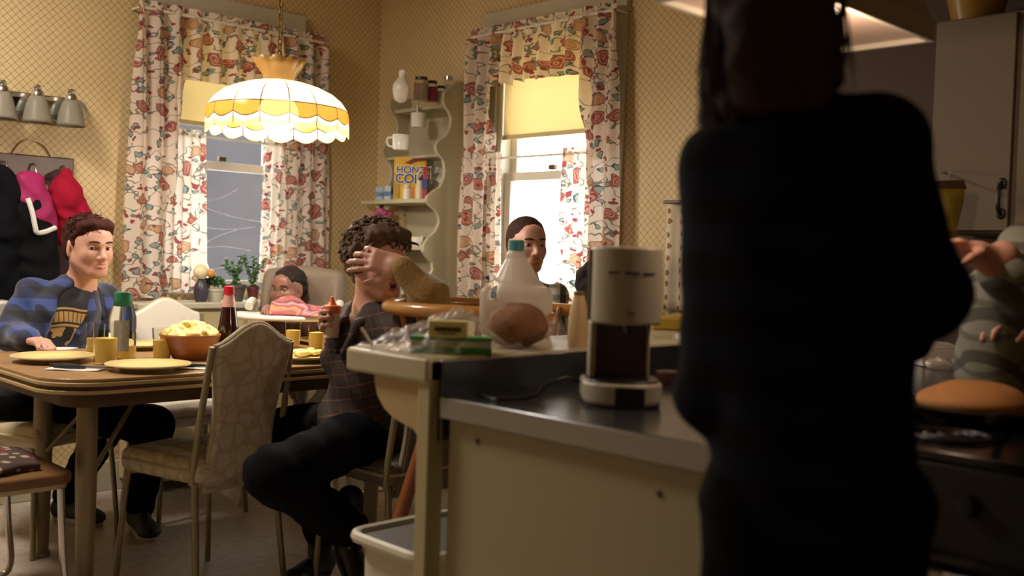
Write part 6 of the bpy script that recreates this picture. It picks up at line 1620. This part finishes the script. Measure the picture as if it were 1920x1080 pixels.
M_hair3 = hair_mat('black_curls', '#120d0b', '#2b1f19', 120)
sdf_obj('short_curls', [H3.e(0, -.018, .050, (.079, .098, .074), .01), H3.e(0, -.055, .0, (.072, .052, .06), .02), neg(H3.e(0, .095, -.01, (.075, .070, .080), .015))], M_hair3, root, .005, hairnoise(.004, 170, 2))
# bright striped picture cloth in front of the baby
def stripes():
    t = NT('pink_orange_stripes'); x, y, z = t.sep(t.coord()); n = t.noise(t.coord(), 9, 2); q = t.math('ADD', t.math('MULTIPLY', z, 11), t.math('MULTIPLY', n, 2.2)); q = t.math('ADD', q, t.math('MULTIPLY', x, 3))
    c = t.ramp(t.math('FRACT', q), [(0, '#8f2347'), (.2, '#9c6a52'), (.38, '#9c7c46'), (.5, '#842b46'), (.68, '#a98078'), (.82, '#5f2044'), (.95, '#96523e')], 'LINEAR'); t.base(c); t.b.inputs['Roughness'].default_value = .7; return t.m
pA = at(503, 590, d=4.44); pB = at(603, 590, d=4.42); w_ = (pB - pA)
def bk(u, v):
    b = pA + w_ * u; b.z = zt2 + .026
    top = .052 + .030 * math.sin(min(1, u * 1.5) * PI) - .03 * max(0, u - .6)
    return b + V((0, 0, top * v)) + AF * (.05 * v + .02 * math.sin(u * 5)) 
m = MB(); m.grid(bk, 30, 12); tag(m.build('picture_cloth', stripes(), solid=.004), 'pink and orange striped cloth book standing on the high chair tray', 'cloth book')
q = at(505, 601, d=4.05); q.z = zt2 + .0225
q = HP(-.02, .20, zt2 + .0225); m = MB(); m.lathe([(.001, 0), (.05, 0), (.075, .012), (.073, .015), (.045, .004), (.001, .004)], q, 28); tag(m.build('white_dish', M_china), 'white dish on the high chair tray', 'dish')

# ------------------------------------------------------------------ boy in front of the bright window
hd = at(988, 460, d=4.20); H4 = Head(hd, AR * .38 - AF * .9 + V((0, 0, -.02)), sc=1.0)
neck = at(985, 532, d=4.26); s1 = at(940, 560, d=4.28); s2 = at(1042, 556, d=4.24); pel = V((neck.x + .02, neck.y + .02, .56))
root = empty('person', V((pel.x, pel.y, 0)), label='boy with cropped dark hair in a plaid shirt before the bright window', cat='person'); root['_skin'] = 'fair_skin'
e1 = s1 + V((0, 0, -.25)) - AR * .04; w1 = e1 - AF * .20 + AR * .08 + V((0, 0, .02)); e2 = s2 + V((0, 0, -.25)) + AR * .03; w2 = e2 - AF * .20 - AR * .1 + V((0, 0, .02))
sdf_obj('body', H4.prims(neck, .050) + torso(s1, s2, pel, neck, .88, -.012) + limb(s1, e1, w1, .04, .034, .024) + limb(s2, e2, w2, .04, .034, .024) + hand(w1, -AF, (0, 0, -1), 1, .5) + hand(w2, -AF, (0, 0, -1), -1, .5)
    + limb(pel - AR * .08, pel - AF * .35 - AR * .10, pel - AF * .32 - AR * .10 - V((0, 0, .45)), .065, .05, .035) + limb(pel + AR * .08, pel - AF * .35 + AR * .10, pel - AF * .32 + AR * .10 - V((0, 0, .45)), .065, .05, .035), M_skin, root, .0055)
H4.face(root, mouth=1)
def wplaid():
    t = NT('white_black_plaid'); x, y, z = t.sep(t.coord()); h = t.math('SUBTRACT', t.math('MULTIPLY', x, AR.x), t.math('MULTIPLY', y, -AR.y))
    def ln(q, s, w, o=0): return t.math('LESS_THAN', t.math('FRACT', t.math('ADD', t.math('MULTIPLY', q, s), o)), w)
    c = t.mix(t.math('MULTIPLY', ln(h, 14, .35), .85), '#c9cbbd', '#1f2220'); c = t.mix(t.math('MULTIPLY', ln(z, 14, .35), .6), c, '#2a2d2b'); t.base(c); t.b.inputs['Roughness'].default_value = .8; return t.m
sdf_obj('plaid_shirt', torso(s1, s2, pel, neck, .92, .008) + limb(s1, e1, w1, .048, .044, .034) + limb(s2, e2, w2, .048, .044, .034), wplaid(), root, .007, wr(.003, 40, 2))
sdf_obj('trousers', limb(pel - AR * .08, pel - AF * .35 - AR * .10, pel - AF * .32 - AR * .10 - V((0, 0, .42)), .08, .065, .05) + limb(pel + AR * .08, pel - AF * .35 + AR * .10, pel - AF * .32 + AR * .10 - V((0, 0, .42)), .08, .065, .05) + [ell(pel, (.15, .13, .1), None, .04)], M_bkpants, root, .008)
sh_a = pel - AF * .32 - AR * .10; shoe(root, V((sh_a.x, sh_a.y, .09)), -AF, M_shoe, M_sole); sh_b = pel - AF * .32 + AR * .10; shoe(root, V((sh_b.x, sh_b.y, .09)), -AF, M_shoe, M_sole)
M_hair4 = hair_mat('cropped_dark_hair', '#2b1b16', '#453028', 150)
sdf_obj('cropped_hair', [H4.e(0, -.016, .042, (.077, .094, .079), .01), H4.e(0, -.05, .0, (.070, .050, .065), .02), neg(H4.e(0, .092, -.012, (.070, .060, .080), .012))], M_hair4, root, .005, hairnoise(.0012, 200, 2))
# the bench-like stool he sits on
e = empty('wooden_stool', V((pel.x, pel.y, 0)), label='wooden stool under the boy before the bright window', cat='stool')
m = MB(); m.lathe([(.001, 0), (.17, 0), (.175, .01), (.17, .03), (.001, .032)], V((pel.x, pel.y, .42)), 32); m.build('seat', M_rw, e)
for k in range(4):
    a = PI / 4 + k * PI / 2; d_ = V((math.cos(a), math.sin(a), 0)); m = MB(); m.tube([V((pel.x, pel.y, .43)) + d_ * .11, V((pel.x, pel.y, 0)) + d_ * .18], .016, 10); m.build('leg', M_rw, e)

# ------------------------------------------------------------------ child behind the coffee maker
hd = at(1136, 548, d=3.55); H5 = Head(hd, AR * .95 + AF * .2, sc=.92)
neck = hd + V((0, 0, -.10)) - AR * .01; s1 = neck + AF * .13 - V((0, 0, .06)) - AR * .03; s2 = neck - AF * .13 - V((0, 0, .06)) - AR * .03; pel = neck - AR * .06 - V((0, 0, .40))
root = empty('person', V((pel.x, pel.y, 0)), label='child in a pale yellow top mostly hidden behind the coffee maker', cat='person'); root['_skin'] = 'fair_skin'
e1 = s1 + V((0, 0, -.20)) + AR * .05; w1 = e1 + AR * .18; e2 = s2 + V((0, 0, -.20)) + AR * .05; w2 = e2 + AR * .18
lg = lambda o, r1, r2, r3: limb(pel + AF * o, pel + AF * o + AR * .30, pel + AF * o + AR * .28 - V((0, 0, .36)), r1, r2, r3)
sdf_obj('body', H5.prims(neck, .046) + torso(s1, s2, pel, neck, .75, -.01) + limb(s1, e1, w1, .034, .03, .022) + limb(s2, e2, w2, .034, .03, .022) + hand(w1, AR, (0, 0, -1), 1, .5, .8) + hand(w2, AR, (0, 0, -1), 1, .5, .8) + lg(.07, .055, .045, .03) + lg(-.07, .055, .045, .03), M_skin, root, .006)
H5.face(root)
sdf_obj('yellow_top', torso(s1, s2, pel, neck, .80, .006) + limb(s1, e1, w1, .042, .038, .03) + limb(s2, e2, w2, .042, .038, .03), mat('pale_yellow_cloth', '#c9a765', .8), root, .007, wr(.003, 40, 2))
sdf_obj('trousers', lg(.07, .068, .056, .042) + lg(-.07, .068, .056, .042) + [ell(pel, (.13, .13, .09), None, .04)], M_bkpants, root, .008)
sdf_obj('dark_hair', [H5.e(0, -.018, .045, (.083, .102, .082), .01), H5.e(0, -.06, -.02, (.076, .05, .085), .02), neg(H5.e(0, .092, -.012, (.070, .060, .080), .012))], M_hair3, root, .0055, hairnoise(.003, 110, 2))
e = empty('wooden_stool', V((pel.x, pel.y, 0)), label='wooden stool under the child behind the coffee maker', cat='stool')
sz = pel.z - .12
m = MB(); m.lathe([(.001, 0), (.16, 0), (.165, .01), (.16, .03), (.001, .032)], V((pel.x, pel.y, sz)), 32); m.build('seat', M_rw, e)
for k in range(4):
    a = PI / 4 + k * PI / 2; d_ = V((math.cos(a), math.sin(a), 0)); m = MB(); m.tube([V((pel.x, pel.y, sz + .01)) + d_ * .10, V((pel.x, pel.y, 0)) + d_ * .16], .016, 10); m.build('leg', M_rw, e)

# ------------------------------------------------------------------ woman in the dark sweater, seen from behind
D = 1.45
G = lambda px, py, d=D: at(px, py, d=d)
fwW = (AF * .96 + AR * .28).normalized()
hd = G(1452, 22, D + .03); H6 = Head(hd, fwW + V((0, 0, -.45)), sc=1.0)
neck = G(1490, 208, D - .01); s1 = G(1355, 322, D + .03); s2 = G(1648, 268, D - .02); pel = G(1528, 930, D)
root = empty('person', V((pel.x, pel.y, 0)), label='long haired woman in a dark sweater standing with her back to the camera', cat='person'); root['_skin'] = 'fair_skin'
e1 = G(1334, 735, D + .04); w1 = e1 + AF * .10 + AR * .06 + V((0, 0, -.03)); w1 = G(1370, 790, D + .13)
e2 = G(1742, 560, D + .02); w2 = G(1700, 640, D + .22)
rt6 = (s2 - s1); rt6.z = 0; rt6.normalize(); f6 = V((0, 0, 1)).cross(rt6).normalized(); f6 = f6 if f6.dot(AF) > 0 else -f6
R6 = Matrix((rt6, f6, V((0, 0, 1)))).transposed()
hipz = pel.z; kz = .47
hL = pel - rt6 * .075; hR_ = pel + rt6 * .075; kL = V((hL.x, hL.y, kz)) - rt6 * .005; kR = V((hR_.x, hR_.y, kz)) + rt6 * .01; aL = V((kL.x, kL.y, .09)) - f6 * .03; aR = V((kR.x, kR.y, .09)) - f6 * .03
tor = [ell(pel.lerp(neck, .72), (.128, .085, .15), R6, .05), ell(pel.lerp(neck, .42), (.112, .078, .14), R6, .05), ell(pel.lerp(neck, .04), (.128, .095, .11), R6, .05), cap(s1, s2, .045, .045, .04), cap(s1.lerp(s2, .5) + V((0, 0, .01)), neck, .065, .045, .04)]
body = H6.prims(neck, .047) + tor + limb(s1, e1, w1, .038, .032, .022) + limb(s2, e2, w2, .038, .032, .022) + hand(w1, f6 + rt6 * .3 + V((0, 0, -.2)), V((0, 0, -1)), -1, .6, .9) + hand(w2, f6 - rt6 * .1, V((0, 0, -1)), 1, .5, .9) + limb(hL, kL, aL, .075, .052, .036) + limb(hR_, kR, aR, .075, .052, .036)
sdf_obj('body', body, M_skin, root, .0055)
H6.face(root)
def sweater():
    t = NT('navy_black_stripe_knit'); x, y, z = t.sep(t.coord()); s = t.math('GREATER_THAN', t.math('FRACT', t.math('MULTIPLY', z, 13)), .5)
    t.base(t.mix(s, '#0b0c12', '#10131f')); t.b.inputs['Roughness'].default_value = .95; t.b.inputs['Specular IOR Level'].default_value = .12; t.bump(t.noise(t.coord(), 150, 2), .3, .002); return t.m
sw = [ell(pel.lerp(neck, .72), (.152, .108, .17), R6, .06), ell(pel.lerp(neck, .42), (.150, .105, .18), R6, .06), ell(pel.lerp(neck, .12), (.142, .112, .13), R6, .06), ell(pel + V((0, 0, -.02)), (.138, .112, .06), R6, .05), cap(s1, s2, .056, .056, .05), cap(s1.lerp(s2, .5) + V((0, 0, .0)), neck + V((0, 0, -.03)), .085, .058, .04)]
sw += [cap(s1, e1, .055, .050, .04), cap(e1, w1, .050, .036, .03), cap(s2, e2, .056, .052, .04), cap(e2, w2, .052, .036, .03)]
sdf_obj('dark_sweater', sw, sweater(), root, .006, wr(.004, 26, 9))
sdf_obj('black_trousers', limb(hL, kL, aL, .084, .068, .055, 0, .04) + limb(hR_, kR, aR, .084, .068, .055, 0, .04) + [ell(pel + V((0, 0, -.02)), (.136, .108, .12), R6, .04)], M_bkpants, root, .007, wr(.004, 40, 2))
shoe(root, aL, f6, M_boot, M_bsole, .25); shoe(root, aR, f6, M_boot, M_bsole, .25)
M_hair6 = hair_mat('long_brown_hair', '#1f1511', '#3b271d', 70)
mb = [H6.e(0, -.020, .045, (.086, .106, .088), .01), H6.e(0, -.065, -.02, (.082, .05, .09), .03), H6.e(0, -.07, .03, (.06, .055, .05), .02), neg(H6.e(0, .10, -.02, (.070, .060, .085), .012))]
for (a, b, c) in ((1350, 150, 0), (1370, 200, 0), (1400, 190, 0), (1520, 160, 0), (1560, 150, 0)):
    mb.append(cap(G(a + (15 if a < 1450 else -15), 60, D + .02), G(a, b, D - .01), .024, .018, .03))
mb += [cap(G(x, 60, D - .07), G(x, yb_, D - .065), .03, .024, .03) for x, yb_ in ((1400, 165), (1440, 178), (1490, 185), (1535, 165))] + [cap(G(1345, 80, D + .03), G(1332, 240, D + .05), .024, .014, .02), cap(G(1355, 120, D + .06), G(1345, 285, D + .08), .022, .012, .02)]
sdf_obj('long_brown_hair', mb, M_hair6, root, .006, hairnoise(.003, 85, 4))
rn = random.Random(12); m = MB()
for k in range(320):
    t = rn.random(); side_ = rn.random() < .6
    x0 = rn.uniform(1322, 1400) if side_ else rn.uniform(1500, 1585); y0 = rn.uniform(-30, 60); x1 = x0 + (rn.uniform(-30, 8) if side_ else rn.uniform(-20, 25)); y1 = rn.uniform(140, 300) if side_ else rn.uniform(90, 190)
    if side_: x1 = max(1305, x1)
    d0 = D + rn.uniform(-.05, .10)
    m.tube(catmull([G(x0, y0, d0), G((x0 + x1) / 2 + rn.uniform(-8, 8), (y0 + y1) / 2, d0 - .01), G(x1, y1, d0)], 4), [.0012] * 6 + [.0009, .0007, .0004], 4)
m.build('loose_strands', M_hair6, root)

# ------------------------------------------------------------------ person in rolled sleeves at the right edge
D7 = 2.42
G = lambda px, py, d=D7: at(px, py, d=d)
neck = G(2020, 375, 2.5); s1 = G(1925, 475, 2.36); s2 = G(2090, 460, 2.55); pel = G(1945, 800, 2.58)
root = empty('person', V((pel.x, pel.y, 0)), label='person in a rolled sleeve checked shirt reaching from the right edge', cat='person'); root['_skin'] = 'fair_skin'
H7 = Head(G(2060, 270, 2.5), -AR, sc=1.0)
e1 = G(1925, 545, 2.28); w1 = G(1838, 478, 2.22); e2 = G(2030, 560, 2.5); w2 = G(1960, 600, 2.35)
kn = G(1868, 872, 2.16); an = V((kn.x + .12, kn.y + .02, .09)); kn2 = G(2010, 900, 2.3); an2 = V((kn2.x, kn2.y, .09))
tor = torso(s1, s2, pel, neck, .95, -.01)
hd_ = hand(w1, G(1796, 462, 2.20) - w1, AR * .1 - V((0, 0, 1)), 1, .5, 1.0)
sdf_obj('body', H7.prims(neck, .052) + tor + limb(s1, e1, w1, .044, .040, .028) + limb(s2, e2, w2, .044, .040, .028) + hd_ + hand(w2, -AR, (0, 0, -1), 1, .5) + [cap(e1, G(1880, 480, 2.24), .040, .034, .02)] + limb(pel - AF * .08, kn, an, .07, .055, .04) + limb(pel + AF * .08, kn2, an2, .07, .055, .04), M_skin, root, .006)
H7.face(root)
def gplaid():
    t = NT('grey_green_check'); x, y, z = t.sep(t.coord()); a = t.math('ADD', t.math('MULTIPLY', x, .7), z); b = t.math('SUBTRACT', t.math('MULTIPLY', x, .7), z)
    def ln(q, s, w): return t.math('LESS_THAN', t.math('FRACT', t.math('MULTIPLY', q, s)), w)
    c = t.mix(t.math('MULTIPLY', ln(a, 11, .3), .75), '#77796c', '#2c2e29'); c = t.mix(t.math('MULTIPLY', ln(b, 11, .18), .5), c, '#2a2c28'); t.base(c); t.b.inputs['Roughness'].default_value = .85; return t.m
slv = [cap(s1, e1, .060, .058, .03), cap(e1, e1.lerp(w1, .42), .056, .050, .02), cap(e1.lerp(w1, .34), e1.lerp(w1, .48), .058, .056, .012)]
sdf_obj('checked_shirt', torso(s1, s2, pel, neck, 1.0, .010) + slv + limb(s2, e2, w2, .058, .052, .04) + [cap(G(1880, 560, 2.38), G(1860, 690, 2.42), .09, .085, .04)], gplaid(), root, .007, wr(.006, 34, 6))
sdf_obj('black_trousers', limb(pel - AF * .08, kn, an, .088, .078, .06, 0, .04) + limb(pel + AF * .08, kn2, an2, .088, .075, .06, 0, .04) + [ell(pel, (.15, .15, .11), None, .05)], M_bkpants, root, .008, wr(.004, 40, 3))
sdf_obj('dark_hair', [H7.e(0, -.018, .045, (.083, .102, .082), .01), H7.e(0, -.06, -.02, (.076, .05, .06), .02), neg(H7.e(0, .092, -.012, (.070, .060, .080), .012))], M_hair3, root, .006)
shoe(root, an, -AR, M_boot, M_bsole, .28); shoe(root, an2, -AR, M_boot, M_bsole, .28)
for o in bpy.data.objects:
    if '_skin' in o: del o['_skin']
# ================================================================== LIGHT
w = bpy.data.worlds.new('sky'); S.world = w; w.use_nodes = True
bg = w.node_tree.nodes['Background']; bg.inputs[0].default_value = lin('#f4f4f2'); bg.inputs[1].default_value = 8.0
def area(name, loc, sx, sy, power, col, rot=(0, 0, 0), spread=PI):
    l = bpy.data.lights.new(name, 'AREA'); l.shape = 'RECTANGLE'; l.size = sx; l.size_y = sy; l.energy = power; l.color = lin(col)[:3]; l.spread = spread
    o = bpy.data.objects.new(name, l); C.objects.link(o); o.location = loc; o.rotation_euler = rot; return o
# low winter sun on the side of the bright window
sl = bpy.data.lights.new('sun', 'SUN'); sl.energy = 8; sl.angle = math.radians(2); sl.color = lin('#fff1da')[:3]
so = bpy.data.objects.new('sun', sl); C.objects.link(so); so.rotation_euler = V((-.88, .35, -.36)).to_track_quat('-Z', 'Y').to_euler()
# added fill lamp at the ceiling, dressed with an added fixture, out of frame
M_fill = mat('fill_lamp_diffuser', '#fff2dc', .5, emit='#fff2e6', es=2.0)
for (x, y, p, lb) in ((.55, 3.75, 68, 'added square fill lamp above the left end of the table'),):
    e = empty('fill_light_panel', (x, y, CEIL), label=lb, cat='fill light')
    m = MB(); m.bb((x - .32, y - .32, CEIL - .05), (x + .32, y + .32, CEIL)); m.build('housing', M_trim, e, bevel=.01)
    m = MB(); m.bb((x - .29, y - .29, CEIL - .058), (x + .29, y + .29, CEIL - .0505)); m.build('diffuser', M_fill, e)
    area('fill_lamp', (x, y, CEIL - .07), .55, .55, p, '#fff2e6')
S.view_settings.view_transform = 'Standard'; S.view_settings.look = 'None'; S.view_settings.gamma = 1
S.view_settings.exposure = 0.0
try: S.view_settings.use_curve_mapping = False
except Exception: pass
